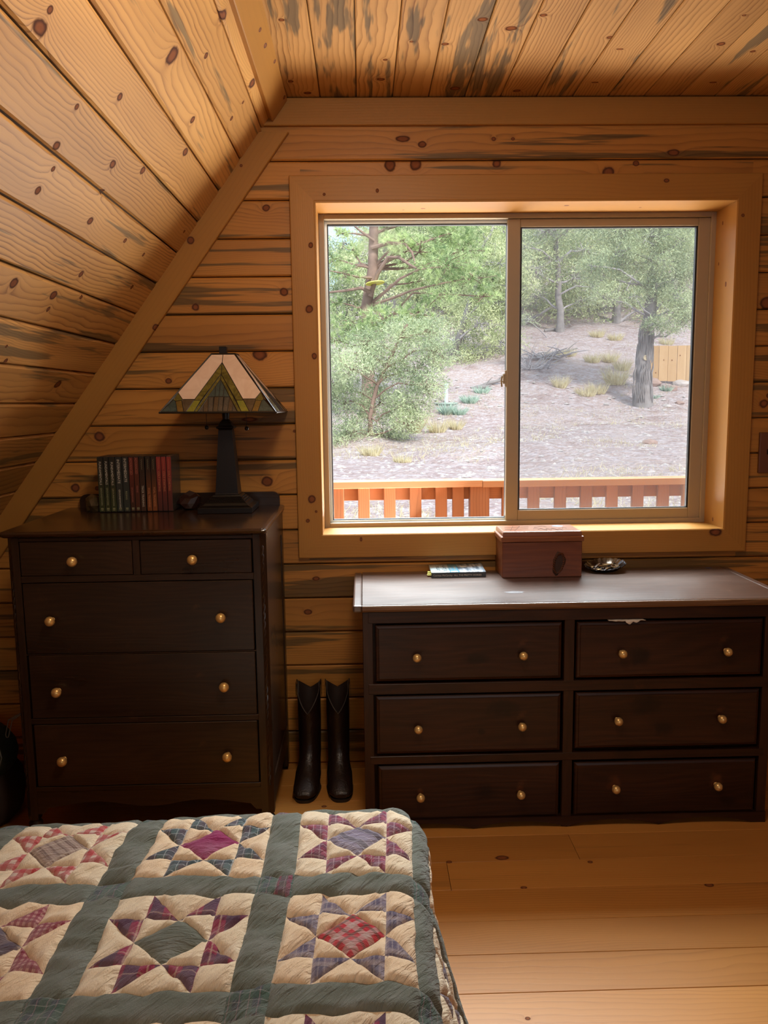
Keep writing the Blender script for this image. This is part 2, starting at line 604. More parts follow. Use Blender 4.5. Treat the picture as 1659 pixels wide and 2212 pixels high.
# ------------------------------------------------------------------ the room: walls, ceiling, floor
PITCH = 0.1367
Z_CEIL = 2.54
SL_A = np.array([-0.345, 0.0, 2.443])                 # a point of the sloping plane
SL_ANG = math.radians(53.387)
SL_D = np.array([-math.cos(SL_ANG), 0, -math.sin(SL_ANG)])   # down the slope
SL_N = np.array([math.sin(SL_ANG), 0, -math.cos(SL_ANG)])    # into the room


def slope_x(z):
    return SL_A[0] - (SL_A[2] - z) / math.tan(SL_ANG)


def plank_mesh(name, length, width, thick, mat, gap=0.0022, bev=0.005, bdep=0.005):
    """Board with eased edges; x along it, y across, face at z = 0, body below."""
    h = width / 2 - gap
    prof = [(-h, -thick), (-h, -bdep), (-h + bev, 0.0), (h - bev, 0.0), (h, -bdep), (h, -thick)]
    L = length / 2
    vs = [(-L, y, z) for y, z in prof] + [(L, y, z) for y, z in prof]
    n = len(prof)
    fs = [[i, (i + 1) % n, n + (i + 1) % n, n + i] for i in range(n)]
    fs = [f[::-1] for f in fs]
    fs += [list(range(n)), list(range(2 * n - 1, n - 1, -1))]
    me = new_mesh(name, vs, fs, mat)
    bm = bmesh.new()
    bm.from_mesh(me)
    bmesh.ops.recalc_face_normals(bm, faces=bm.faces)
    bm.to_mesh(me)
    bm.free()
    return me


def put_knots(o, kn, half_l, half_w, most=6):
    """kn: knots in the board's own x, y; keeps those that touch the board."""
    kk = [k for k in kn if abs(k[0]) < half_l + k[2] and abs(k[1]) < half_w + k[2] * 0.6]
    kk.sort(key=lambda k: -k[2])
    for i, k in enumerate(kk[:most]):
        o['k%d' % i] = [float(k[0]), float(k[1]), float(k[2]), float(k[3])]
    return len(kk[:most])


def spare_knots(half_l, half_w, n, used):
    out = []
    for _ in range(n):
        out.append((random.uniform(-half_l, half_l), random.uniform(-half_w, half_w) * 0.85, random.uniform(0.006, 0.013), random.uniform(1.0, 1.5)))
    return out


def plank(parent, origin, xd, yd, zd, length, width, thick, mat, kn=(), stain=0.4, spare=0, most=6, **kw):
    """One board; kn are world points (p, radius, stretch) on its face."""
    me = plank_mesh('plank', length, width, thick, mat, **kw)
    o = link('plank', me, parent, mat4=frame_matrix(origin, xd, yd, zd))
    loc = []
    for p, r, el in kn:
        v = np.asarray(p) - np.asarray(origin)
        loc.append((v @ np.asarray(xd), v @ np.asarray(yd), r, el))
    near = [k for k in loc if abs(k[0]) < length / 2 and abs(k[1]) < width / 2 + k[2] * 0.5]
    near += spare_knots(length / 2, width / 2, spare, len(near))
    put_knots(o, near, length / 2, width / 2, most)
    o['stain'] = float(stain)
    return o


def slope_pt(px, py):
    d = (px - IW / 2) / F_PX * RIGHT - (py - IH / 2) / F_PX * UP + FWD
    return CAM + d * (((SL_A - CAM) @ SL_N) / (d @ SL_N))


def ceil_pt(px, py):
    d = (px - IW / 2) / F_PX * RIGHT - (py - IH / 2) / F_PX * UP + FWD
    return CAM + d * ((Z_CEIL - CAM[2]) / d[2])


def floor_pt(px, py, z=0.0):
    d = (px - IW / 2) / F_PX * RIGHT - (py - IH / 2) / F_PX * UP + FWD
    return CAM + d * ((z - CAM[2]) / d[2])


def kn_list(fn, rows, scale):
    out = []
    for px, py, r, el in rows:
        p = fn(px, py)
        d = np.linalg.norm(p - CAM)
        out.append((p, r * d / F_PX * scale, el))
    return out


SLOPE_KN = kn_list(slope_pt, [(85, 60, 17, 1.6), (108, 21, 9, 1.2), (372, 121, 21, 1.1), (166, 231, 7, 1.2), (122, 315, 11, 1.3), (115, 365, 7, 1.1), (82, 411, 10, 1.2), (195, 477, 9, 1.3), (309, 368, 9, 1.3), (416, 259, 9, 1.3), (259, 210, 9, 1.3), (445, 120, 6, 1.3), (500, 256, 5, 1.3), (525, 221, 4, 1.3), (545, 180, 11, 1.5), (482, 35, 14, 1.5), (270, 520, 6, 1.4), (310, 550, 5, 1.2), (175, 592, 8, 1.2), (30, 612, 13, 1.3), (116, 637, 11, 1.5), (175, 642, 6, 1.4), (104, 668, 7, 1.0), (285, 620, 5, 1.2), (243, 355, 10, 1.4), (400, 328, 9, 1.6), (125, 830, 10, 1.5), (12, 780, 6, 1.2), (14, 748, 4, 1.2), (222, 415, 7, 1.2), (398, 500, 4, 1.4)], 0.95)
CEIL_KN = kn_list(ceil_pt, [(608, 43, 7, 1.0), (628, 176, 6, 1.2), (664, 201, 9, 0.9), (889, 90, 5, 0.9), (832, 129, 6, 0.9), (822, 171, 11, 0.8), (1042, 42, 12, 0.8), (1104, 61, 14, 0.8), (984, 191, 13, 0.8), (961, 95, 9, 0.8), (1174, 33, 9, 0.8), (1318, 81, 9, 0.8), (1558, 95, 10, 0.9), (1626, 111, 6, 0.9), (1607, 33, 5, 0.8), (1117, 196, 9, 0.8), (1339, 106, 8, 0.5), (1285, 178, 8, 0.5), (1540, 178, 8, 0.5)], 0.85)
WALL_KN = kn_list(lambda a, b: at(a, b, 0.02), [(575, 449, 7, 1.2), (614, 631, 9, 1.0), (422, 664, 8, 1.1), (561, 767, 12, 1.3), (364, 823, 6, 1.2), (215, 944, 11, 1.0), (577, 1040, 11, 1.2), (163, 1054, 9, 1.1), (843, 358, 13, 0.9), (898, 356, 13, 1.0), (1073, 353, 10, 1.0), (1374, 353, 5, 1.2), (1314, 372, 11, 1.2), (1656, 655, 13, 1.1), (1650, 872, 9, 1.2), (870, 300, 6, 2.6), (1066, 300, 4, 1.2), (1108, 300, 3, 1.2), (1455, 330, 6, 2.0), (665, 1322, 6, 1.6), (683, 1250, 5, 1.6), (540, 906, 6, 3.0)], 1.0)

# --- back (gable) wall: backing with the window opening, then one object per board
OPX0, OPX1, OPZ0, OPZ1 = -0.190, 1.432, 0.905, 2.200
w = MB()
for lo, hi in (((-2.6, 0.045, -0.3), (OPX0, 0.26, 2.75)), ((OPX1, 0.045, -0.3), (3.1, 0.26, 2.75)),
               ((OPX0, 0.045, -0.3), (OPX1, 0.26, OPZ0)), ((OPX0, 0.045, OPZ1), (OPX1, 0.26, 2.75))):
    w.box(lo, hi)
wall_back = w.build('wall_back', M['groove'], kind='structure')
stains = [0.55, 0.2, 0.75, 0.5, 0.45, 0.8, 0.55, 0.6, 0.45, 0.55, 0.7, 0.65, 0.5, 0.9, 0.95, 0.75, 0.35, 0.55, 0.6]
for k in range(19):
    z0, z1 = k * PITCH, min((k + 1) * PITCH, Z_CEIL + 0.01)
    zc, wd = (z0 + z1) / 2, z1 - z0
    xl = max(slope_x(zc) - 0.10, -2.5)
    spans = [(xl, 2.9)]
    if z1 > OPZ0 - 0.02 and z0 < OPZ1 + 0.02:
        spans = [(xl, OPX0 - 0.03), (OPX1 + 0.03, 2.9)]
        if z0 < OPZ0 < z1 or z0 < OPZ1 < z1:
            spans = [(xl, OPX0 - 0.03), (OPX1 + 0.03, 2.9)]
    for a, b in spans:
        plank(wall_back, ((a + b) / 2, 0.02, zc), (1, 0, 0), (0, 0, 1), (0, -1, 0), b - a, wd, 0.024, M['wall'], WALL_KN, stains[k % len(stains)], spare=1 if b - a > 1 else 0)
# narrow fillers of board above and below the opening, behind the casing
for z0, z1 in ((OPZ1 + 0.0, 17 * PITCH), (6 * PITCH, OPZ0)):
    a, b = OPX0 - 0.03, OPX1 + 0.03
    plank(wall_back, ((a + b) / 2, 0.02, (z0 + z1) / 2), (1, 0, 0), (0, 0, 1), (0, -1, 0), b - a, z1 - z0, 0.024, M['wall'], WALL_KN, 0.5)

# --- sloping left side
wl = MB()
c0 = SL_A - SL_D * 0.17 - SL_N * 0.03
c1 = SL_A + SL_D * 3.10 - SL_N * 0.03
wl.poly_slab([(c0[0], 0.26, c0[2]), (c1[0], 0.26, c1[2]), (c1[0], -6.2, c1[2]), (c0[0], -6.2, c0[2])], -SL_N, 0.12)
wall_left = wl.build('wall_left', M['groove'], kind='structure')
sl_st = [0.25, 0.3, 0.2, 0.15, 0.4, 0.5, 0.45, 0.6, 0.35, 0.5, 0.45]
for k in range(-1, 22):
    t0 = 0.0105 + 0.1362 * k
    tc = t0 + 0.0681
    if tc > 3.0:
        break
    if k == -1:
        t0, tc = -0.13, (-0.13 + 0.0105) / 2
        wd = 0.0105 + 0.13
    else:
        wd = 0.1362
    o = SL_A + SL_D * tc - SL_N * 0.0
    plank(wall_left, (o[0], -3.0, o[2]), (0, 1, 0), tuple(SL_D), tuple(SL_N), 6.04, wd, 0.022, M['ceil'], SLOPE_KN, sl_st[k % len(sl_st)], gap=0.0024, bev=0.006, bdep=0.006)

# --- flat ceiling
ceiling = MB().box((-0.40, -6.2, Z_CEIL + 0.025), (3.1, 0.26, Z_CEIL + 0.12)).build('ceiling', M['groove'], kind='structure')
ce_st = [0.62, 0.5, 0.35, 0.7, 0.72, 0.66, 0.45, 0.55, 0.35, 0.4, 0.6, 0.5]
for k in range(-1, 24):
    x0 = -0.1398 + 0.13115 * k
    o = plank(ceiling, (x0 + 0.0656, -3.0, Z_CEIL), (0, 1, 0), (1, 0, 0), (0, 0, -1), 6.04, 0.13115, 0.022, M['ceil_flat'], CEIL_KN, ce_st[k % 12], gap=0.0012, bev=0.003, bdep=0.003)

# --- floor boards, running across the room
floor = MB().box((-2.6, -6.2, -0.30), (3.1, 0.26, -0.022)).build('floor', M['groove'], kind='structure')
FL_KN = kn_list(lambda a, b: floor_pt(a, b), [(1085, 1853, 10, 1.8), (1275, 1862, 6, 1.2), (1532, 1912, 8, 1.4), (1132, 1917, 6, 1.6), (700, 1742, 6, 1.2), (1140, 2200, 6, 1.2), (970, 1862, 6, 1.3)], 0.8)
ys = [0.10, -0.035, -0.170, -0.300, -0.430, -0.565, -0.716, -0.863, -1.011, -1.150, -1.291]
while ys[-1] > -6.0:
    ys.append(ys[-1] - 0.145)
for k in range(len(ys) - 1):
    y1, y0 = ys[k], ys[k + 1]
    cuts = [-2.4, 3.0]
    if k == 5:
        cuts = [-2.4, 0.664, 3.0]
    elif k == 6:
        cuts = [-2.4, 0.240, 3.0]
    elif k > 9:
        cuts = [-2.4, random.uniform(-1.2, 1.8), 3.0]
    for a, b in zip(cuts, cuts[1:]):
        plank(floor, ((a + b) / 2, (y0 + y1) / 2, 0.0), (1, 0, 0), (0, 1, 0), (0, 0, 1), b - a - 0.0015, y1 - y0, 0.02, M['floor'], FL_KN, 0.15, gap=0.0006, bev=0.0012, bdep=0.001, most=4)

# --- the unseen sides that close the room
MB().box((2.9, -6.2, -0.3), (3.1, 0.26, 2.7)).build('wall_right', M['casing'], kind='structure')
r = MB()
r.box((-2.6, -6.2, -0.3), (-0.2, -6.0, 2.7)).box((2.0, -6.2, -0.3), (3.1, -6.0, 2.7))
r.box((-0.2, -6.2, -0.3), (2.0, -6.0, 1.0)).box((-0.2, -6.2, 2.45), (2.0, -6.0, 2.7))
r.build('wall_rear', M['casing'], kind='structure')

# --- trims
def plain_board(name, origin, xd, yd, zd, length, width, thick, mat, kn=(), parent=None, kind=None, ends=None, bev=0.0025):
    """A straight board with eased edges and optional mitred ends: ends = (slope at x-, slope at x+)."""
    e0, e1 = ends or (0.0, 0.0)
    h = width / 2
    prof = [(-h, -thick), (-h, -bev), (-h + bev, 0.0), (h - bev, 0.0), (h, -bev), (h, -thick)]
    vs = [(-length / 2 + e0 * y, y, z) for y, z in prof] + [(length / 2 + e1 * y, y, z) for y, z in prof]
    n = len(prof)
    b = bmesh.new()
    V = [b.verts.new(v) for v in vs]
    for i in range(n):
        b.faces.new([V[i], V[(i + 1) % n], V[n + (i + 1) % n], V[n + i]])
    b.faces.new(V[:n])
    b.faces.new(V[n:])
    bmesh.ops.recalc_face_normals(b, faces=b.faces)
    me = bpy.data.meshes.new(name)
    b.to_mesh(me)
    b.free()
    me.materials.append(mat)
    o = link(name, me, parent, mat4=frame_matrix(origin, xd, yd, zd), kind=kind)
    loc = []
    for p, r, el in kn:
        v = np.asarray(p) - np.asarray(origin)
        loc.append((v @ np.asarray(xd), v @ np.asarray(yd), r, el))
    put_knots(o, [k for k in loc if abs(k[1]) < h + k[2]], length / 2, h)
    return o


TRIM_KN = kn_list(lambda a, b: at(a, b, 0.0), [(336, 707, 6, 1.2), (412, 519, 8, 1.0), (521, 358, 3, 1.0)], 1.0)
# beam under the ceiling
plain_board('trim_1', ((-0.330 + 3.0) / 2, 0.0, 2.489), (1, 0, 0), (0, 0, 1), (0, -1, 0), 3.33, 0.095, 0.022, M['trim'], kind='structure', ends=(0.72, 0))
# raking board along the slope
rk = SL_A + SL_D * 1.30
wdt = 0.1117 * math.sin(SL_ANG)
cen = np.array([rk[0], -0.001, rk[2]]) + np.array([math.sin(SL_ANG), 0, -math.cos(SL_ANG)]) * (wdt / 2 - 0.004)
plain_board('trim_2', cen, tuple(SL_D), (math.sin(SL_ANG), 0, -math.cos(SL_ANG)), (0, -1, 0), 2.60, wdt, 0.021, M['trim'], TRIM_KN, kind='structure', ends=(-0.742, 0))
# corner board between slope and ceiling, running into the room
cb = SL_A - SL_D * 0.0735 + SL_N * 0.022
CB_KN = kn_list(slope_pt, [(548, 54, 4, 1.6), (560, 88, 5, 1.8), (581, 123, 4, 1.8), (603, 202, 4, 1.8)], 1.0)
plain_board('trim_3', (cb[0], -3.0, cb[2]), (0, 1, 0), tuple(SL_D), tuple(SL_N), 5.98, 0.092, 0.022, M['trim'], [(p + SL_N * 0.022, r_, e) for p, r_, e in CB_KN], kind='structure')

# ------------------------------------------------------------------ the window
win = bpy.data.objects.new('window_1', None)
COL.objects.link(win)
win['kind'] = 'structure'
win.location = (0.62, 0.09, 1.55)
WO = np.array([0.62, 0.09, 1.55])


def wl_(p):
    return tuple(np.asarray(p, float) - WO)


CX0, CX1, CZ0, CZ1 = -0.169, 1.402, 0.9375, 2.1780      # inner edge of the casing
CW = 0.0905
CAS_KN = kn_list(lambda a, b: at(a, b, 0.0), [(671, 530, 5, 1.2), (668, 668, 8, 1.1), (679, 769, 6, 1.2), (674, 1078, 9, 1.1), (665, 1125, 4, 1.0), (683, 1105, 3, 1), (1540, 452, 4, 1.0), (1440, 390, 4, 1.5), (700, 420, 3, 1), (815, 412, 4, 0.8), (1545, 1150, 9, 1.5), (780, 1165, 5, 0.6), (1605, 465, 3, 1)], 1.0)
plain_board('casing', wl_(((CX0 + CX1) / 2, 0.0, CZ1 + CW / 2)), (1, 0, 0), (0, 0, 1), (0, -1, 0), CX1 - CX0 + CW, CW, 0.022, M['casing'], [(p - WO, a, e) for p, a, e in CAS_KN], win, ends=(-1, 1))
plain_board('casing', wl_(((CX0 + CX1) / 2, 0.0, CZ0 - CW / 2)), (1, 0, 0), (0, 0, 1), (0, -1, 0), CX1 - CX0 + CW, CW, 0.022, M['casing'], [(p - WO, a, e) for p, a, e in CAS_KN], win, ends=(1, -1))
plain_board('casing', wl_((CX0 - CW / 2, 0.0, (CZ0 + CZ1) / 2)), (0, 0, 1), (-1, 0, 0), (0, -1, 0), CZ1 - CZ0 + CW, CW, 0.022, M['casing'], [(p - WO, a, e) for p, a, e in CAS_KN], win, ends=(-1, 1))
plain_board('casing', wl_((CX1 + CW / 2, 0.0, (CZ0 + CZ1) / 2)), (0, 0, 1), (1, 0, 0), (0, -1, 0), CZ1 - CZ0 + CW, CW, 0.022, M['casing'], [(p - WO, a, e) for p, a, e in CAS_KN], win, ends=(-1, 1))
# jamb boards, set back a little from the casing's edge
JX0, JX1, JZ0, JZ1 = -0.1645, 1.4005, 0.9385, 2.1720
JY0, JY1 = 0.002, 0.185
JC = (JY0 + JY1) / 2
for nm, org, xd, yd, zd, ln in (('jamb', ((JX0 + JX1) / 2, JC, JZ1), (1, 0, 0), (0, 1, 0), (0, 0, -1), JX1 - JX0 + 0.03),
                                ('sill', ((JX0 + JX1) / 2, JC, JZ0), (1, 0, 0), (0, 1, 0), (0, 0, 1), JX1 - JX0 + 0.03),
                                ('jamb', (JX0, JC, (JZ0 + JZ1) / 2), (0, 0, 1), (0, 1, 0), (1, 0, 0), JZ1 - JZ0),
                                ('jamb', (JX1, JC, (JZ0 + JZ1) / 2), (0, 0, 1), (0, 1, 0), (-1, 0, 0), JZ1 - JZ0)):
    o = plain_board(nm, wl_(org), xd, yd, zd, ln, JY1 - JY0, 0.018, M['casing'], (), win, bev=0.0015)
    for i in range(4):
        o['k%d' % i] = [random.uniform(-0.7, 0.7), random.uniform(-0.06, 0.06), random.uniform(0.003, 0.007), 1.4]
# outer vinyl frame
FY0, FY1 = 0.180, 0.250
FX0, FX1, FZ0, FZ1 = -0.165, 1.403, 0.936, 2.1725
fw = 0.022


def ring(x0, x1, z0, z1, wx0, wx1, wz0, wz1, y0, y1, bev=0.002):
    b = MB()
    b.box(wl_((x0, y0, z0)), wl_((x0 + wx0, y1, z1)), bev)
    b.box(wl_((x1 - wx1, y0, z0)), wl_((x1, y1, z1)), bev)
    b.box(wl_((x0 + wx0 - .001, y0, z0)), wl_((x1 - wx1 + .001, y1, z0 + wz0)), bev)
    b.box(wl_((x0 + wx0 - .001, y0, z1 - wz1)), wl_((x1 - wx1 + .001, y1, z1)), bev)
    return b


frame = ring(FX0, FX1, FZ0, FZ1, fw, fw, 0.020, 0.020, FY0, FY1).build('frame', M['vinyl'], win)
# left, fixed light: bright bead, gasket, pane
MX = 0.578
ring(FX0 + fw, MX + 0.01, FZ0 + 0.020, FZ1 - 0.020, 0.010, 0.006, 0.008, 0.012, 0.212, 0.240, 0.001).build('glazing_bead', M['spacer'], win)
ring(FX0 + fw + 0.010, MX + 0.004, FZ0 + 0.028, FZ1 - 0.032, 0.004, 0.004, 0.003, 0.005, 0.216, 0.236, 0.0).build('gasket', M['gasket'], win)
MB().box(wl_((FX0 + fw + 0.012, 0.224, FZ0 + 0.030)), wl_((MX + 0.006, 0.227, FZ1 - 0.034))).build('pane', M['glass'], win)
# right, sliding sash
sash = ring(MX, FX1 - fw + 0.004, FZ0 + 0.012, FZ1 - 0.0205, 0.050, 0.050, 0.050, 0.032, 0.190, 0.216, 0.003).build('sash', M['vinyl'], win)


def swl(p):
    return wl_(p)


ring(MX + 0.050, FX1 - fw + 0.004 - 0.050, FZ0 + 0.062, FZ1 - 0.0525, 0.007, 0.007, 0.003, 0.004, 0.195, 0.211, 0.0).build('gasket', M['gasket'], sash)
MB().box(wl_((MX + 0.052, 0.202, FZ0 + 0.064)), wl_((FX1 - fw - 0.048, 0.205, FZ1 - 0.0545))).build('pane', M['glass'], sash)
lt = MB()
lt.box(wl_((MX - 0.006, 0.196, 1.500)), wl_((MX + 0.004, 0.206, 1.566)), 0.002)
lt.box(wl_((MX - 0.014, 0.198, 1.512)), wl_((MX - 0.005, 0.206, 1.552)), 0.002)
lt.tube([wl_((MX - 0.018, 0.194, 1.542)), wl_((MX - 0.022, 0.192, 1.525)), wl_((MX - 0.019, 0.192, 1.500))], 0.0035, 6)
lt.box(wl_((MX - 0.018, 0.196, 1.518)), wl_((MX - 0.010, 0.202, 1.524)), 0.001)
lt.build('latch', M['vinyl'], sash)
sc_ = ring(MX + 0.030, FX1 - fw, FZ0 + 0.020, FZ1 - 0.020, 0.018, 0.018, 0.018, 0.018, 0.236, 0.246, 0.001).build('screen_frame', M['vinyl'], win)
MB().box(wl_((MX + 0.040, 0.2405, FZ0 + 0.030)), wl_((FX1 - fw - 0.010, 0.2412, FZ1 - 0.030))).build('insect_screen', M['screen'], win)
# ------------------------------------------------------------------ tall chest of drawers
CHX0, CHX1 = -1.125, -0.315          # body
CHF, CHB = -0.578, 0.008             # front plane, back
CHO = np.array([-0.72, -0.285, 0.0])
chest = thing('chest_of_drawers', 'tall dark oak chest of drawers with brass knobs under the sloping ceiling', 'chest of drawers', CHO)


def cl(p):
    return tuple(np.asarray(p, float) - CHO)


def knob_mesh(name, r, mat, stem=0.012, n=20):
    """Ball knob on a short stem, pointing to -y; origin on the drawer face."""
    stem *= 0.8
    prof = [(r * 0.50, 0.0), (r * 0.52, -0.0015), (r * 0.34, -0.003), (r * 0.26, -stem * 0.7)]
    for k in range(1, 9):
        a = -PI / 2 + PI * k / 9 + 0.25
        a = min(a, PI / 2)
        prof.append((max(r * math.cos(a), r * 0.02), -stem - r * 0.85 - r * 0.92 * math.sin(a)))
    prof.append((r * 0.02, -stem - r * 1.77))
    return MB().lathe(prof, axis='y', n=n).mesh(name, mat, True)


# carcass: sides with a recessed panel, back, bottom board
b = MB()
for xs, xe in ((CHX0 + 0.004, CHX0 + 0.022), (CHX1 - 0.022, CHX1 - 0.004)):
    b.box(cl((xs + 0.004, CHF + 0.05, 0.12)), cl((xe - 0.004, CHB, 1.036)))
    b.box(cl((xs, CHF + 0.045, 0.10)), cl((xe, CHF + 0.105, 1.036)), 0.002)
    b.box(cl((xs, CHB - 0.055, 0.02)), cl((xe, CHB, 1.036)), 0.002)
    b.box(cl((xs, CHF + 0.10, 0.95)), cl((xe, CHB - 0.05, 1.036)), 0.002)
    b.box(cl((xs, CHF + 0.10, 0.11)), cl((xe, CHB - 0.05, 0.19)), 0.002)
b.box(cl((CHX0 + 0.02, CHB - 0.012, 0.12)), cl((CHX1 - 0.02, CHB, 1.03)))
b.box(cl((CHX0 + 0.02, CHF + 0.03, 0.185)), cl((CHX1 - 0.02, CHB - 0.01, 0.20)))
b.box(cl((CHX0 + 0.02, CHF + 0.05, 0.20)), cl((CHX1 - 0.02, CHF + 0.06, 1.03)))
b.build('carcass', M['chest_v'], chest)
# front corner posts, canted, with a twisted rope in the angle
for sx, xo in ((-1, CHX0), (1, CHX1)):
    def X(d):
        return xo - sx * d
    p = MB()
    p.prism([(X(0.0) - CHO[0], CHF + 0.05 - CHO[1]), (X(0.0) - CHO[0], CHF + 0.020 - CHO[1]), (X(0.018) - CHO[0], CHF + 0.002 - CHO[1]), (X(0.040) - CHO[0], CHF + 0.002 - CHO[1]), (X(0.040) - CHO[0], CHF + 0.05 - CHO[1])], 0.10, 1.036, 'z')
    post = p.build('corner_post', M['chest_v'], chest)
    rp = MB()
    for ph in (0, PI):
        pts = []
        for i in range(150):
            z = 0.20 + 0.80 * i / 149
            a = ph + i * 0.62
            pts.append((X(0.0125) + 0.0028 * math.cos(a) - CHO[0], CHF + 0.0095 + 0.0028 * math.sin(a) - CHO[1], z))
        rp.tube(pts, 0.0030, 5)
    rp.build('rope_moulding', M['chest_v'], post, smooth=True)
# top with a rounded front moulding
t = MB()
prof = [(CHB, 1.036), (CHF + 0.004, 1.036), (CHF - 0.008, 1.039), (CHF - 0.017, 1.045), (CHF - 0.021, 1.051), (CHF - 0.019, 1.056), (CHF - 0.014, 1.0585), (CHB, 1.0585)]
L0, L1 = -1.1405, -0.3110
n_ = 8
rings = []
for x, sc in ((L0, 0.0), (L0 + 0.004, 0.7), (L0 + 0.014, 1.0), (L1 - 0.014, 1.0), (L1 - 0.004, 0.7), (L1, 0.0)):
    rg = []
    for (y, z) in prof:
        zz = z if z > 1.05 else z
        zmid = 1.051
        if sc < 1:
            z2 = zmid + (z - zmid) * (0.25 + 0.75 * sc)
            y2 = y + (0.006 * (1 - sc) if y < -0.5 else 0)
        else:
            z2, y2 = z, y
        rg.append(cl((x, y2, z2)))
    rings.append(rg)
t.loft(rings)
t.build('top', M['chest_top'], chest)
# low backsplash with rounded shoulders
pts = [(-1.085, 1.058), (-1.085, 1.080)]
for k in range(7):
    a = PI - PI / 2 * k / 6
    pts.append((-1.060 + 0.025 * math.cos(a), 1.085 + 0.025 * math.sin(a)))
for k in range(7):
    a = PI / 2 - PI / 2 * k / 6
    pts.append((-0.352 + 0.025 * math.cos(a), 1.085 + 0.025 * math.sin(a)))
pts += [(-0.327, 1.080), (-0.327, 1.058)]
MB().prism([(x - CHO[0], z - CHO[2]) for x, z in pts], -0.010 - CHO[1], 0.007 - CHO[1]).build('backsplash', M['chest'], chest)
# rails between the drawers
for z0, z1 in ((1.0245, 1.036), (0.893, 0.914), (0.6575, 0.6605), (0.427, 0.446), (0.198, 0.2135)):
    MB().box(cl((CHX0 + 0.040, CHF + 0.0015, z0)), cl((CHX1 - 0.040, CHF + 0.045, z1)), 0.0015).build('rail', M['chest'], chest)
MB().box(cl((-0.7325, CHF + 0.0015, 0.913)), cl((-0.7105, CHF + 0.045, 1.026)), 0.0015).build('divider', M['chest_v'], chest)
# drawers, each with its knobs
kn = knob_mesh('knob', 0.0160, M['brass'])
for x0, x1, z0, z1, ks in ((-1.0825, -0.7345, 0.9155, 1.0235, [(-0.914, 0.963)]), (-0.7085, -0.3605, 0.9150, 1.0220, [(-0.542, 0.963)]),
                           (-1.0820, -0.3605, 0.6620, 0.8905, [(-0.995, 0.774), (-0.461, 0.775)]),
                           (-1.0790, -0.3600, 0.4475, 0.6560, [(-0.990, 0.541), (-0.459, 0.548)]),
                           (-1.0780, -0.3605, 0.2155, 0.4250, [(-0.987, 0.310), (-0.458, 0.313)])):
    xc, zc = (x0 + x1) / 2, (z0 + z1) / 2
    d = MB()
    d.box((x0 - xc, 0.001, z0 - zc), (x1 - xc, 0.020, z1 - zc), 0.0018)
    d.box((x0 - xc + 0.012, 0.018, z0 - zc + 0.01), (x1 - xc - 0.012, 0.40, z1 - zc - 0.012))
    dr = d.build('drawer', M['chest'], chest, cl((xc, CHF, zc)))
    for kx, kz in ks:
        link('knob', kn, dr, (kx - xc, 0.001, kz - zc))
# scalloped apron and turned front feet, tapering rear feet
top = [(CHX1 - 0.04, 0.199), (CHX0 + 0.04, 0.199)]
low = []
for i in range(41):
    q = i / 40
    x = CHX0 + 0.04 + q * (CHX1 - CHX0 - 0.08)
    u_ = abs(q - 0.5) * 2
    z = 0.140 + 0.020 * (0.5 - 0.5 * math.cos(u_ * 2 * PI)) * (1 if u_ < 0.5 else 0.9) - (0.02 if u_ > 0.94 else 0)
    low.append((x, z))
MB().prism([(x - CHO[0], z) for x, z in top + low], CHF + 0.004 - CHO[1], CHF + 0.022 - CHO[1]).build('apron', M['chest'], chest)
for xo in (CHX0 + 0.021, CHX1 - 0.021):
    MB().lathe([(0.017, 0.105), (0.021, 0.100), (0.015, 0.094), (0.022, 0.084), (0.022, 0.074), (0.014, 0.066), (0.018, 0.050), (0.015, 0.030), (0.012, 0.012), (0.014, 0.0)][::-1], cl((xo, CHF + 0.026, 0.0)), 'z', 14).build('foot', M['chest_v'], chest, smooth=True)
    MB().prism([(CHB - 0.06 - CHO[1], 0.12), (CHB - CHO[1], 0.12), (CHB - CHO[1], 0.0), (CHB - 0.028 - CHO[1], 0.0), (CHB - 0.04 - CHO[1], 0.06)], xo - 0.012 - CHO[0], xo + 0.012 - CHO[0], 'x').build('foot', M['chest_v'], chest)

# ------------------------------------------------------------------ wide dresser
DO = np.array([0.672, -0.258, 0.0])
DX0, DX1, DF, DB = -0.014, 1.356, -0.515, 0.0
dres = thing('dresser', 'wide red-brown six-drawer dresser with small brass knobs under the window', 'dresser', DO)


def dl(p):
    return tuple(np.asarray(p, float) - DO)


DZT = 0.788
b = MB()
for xs, xe in ((DX0, DX0 + 0.02), (DX1 - 0.02, DX1)):
    b.box(dl((xs, DF + 0.02, 0.0)), dl((xe, DB, 0.762)))
b.box(dl((DX0 + 0.02, DB - 0.01, 0.03)), dl((DX1 - 0.02, DB, 0.762)))
b.box(dl((DX0 + 0.02, DF + 0.06, 0.03)), dl((DX1 - 0.02, DF + 0.066, 0.762)))
b.build('carcass', M['dress_v'], dres)
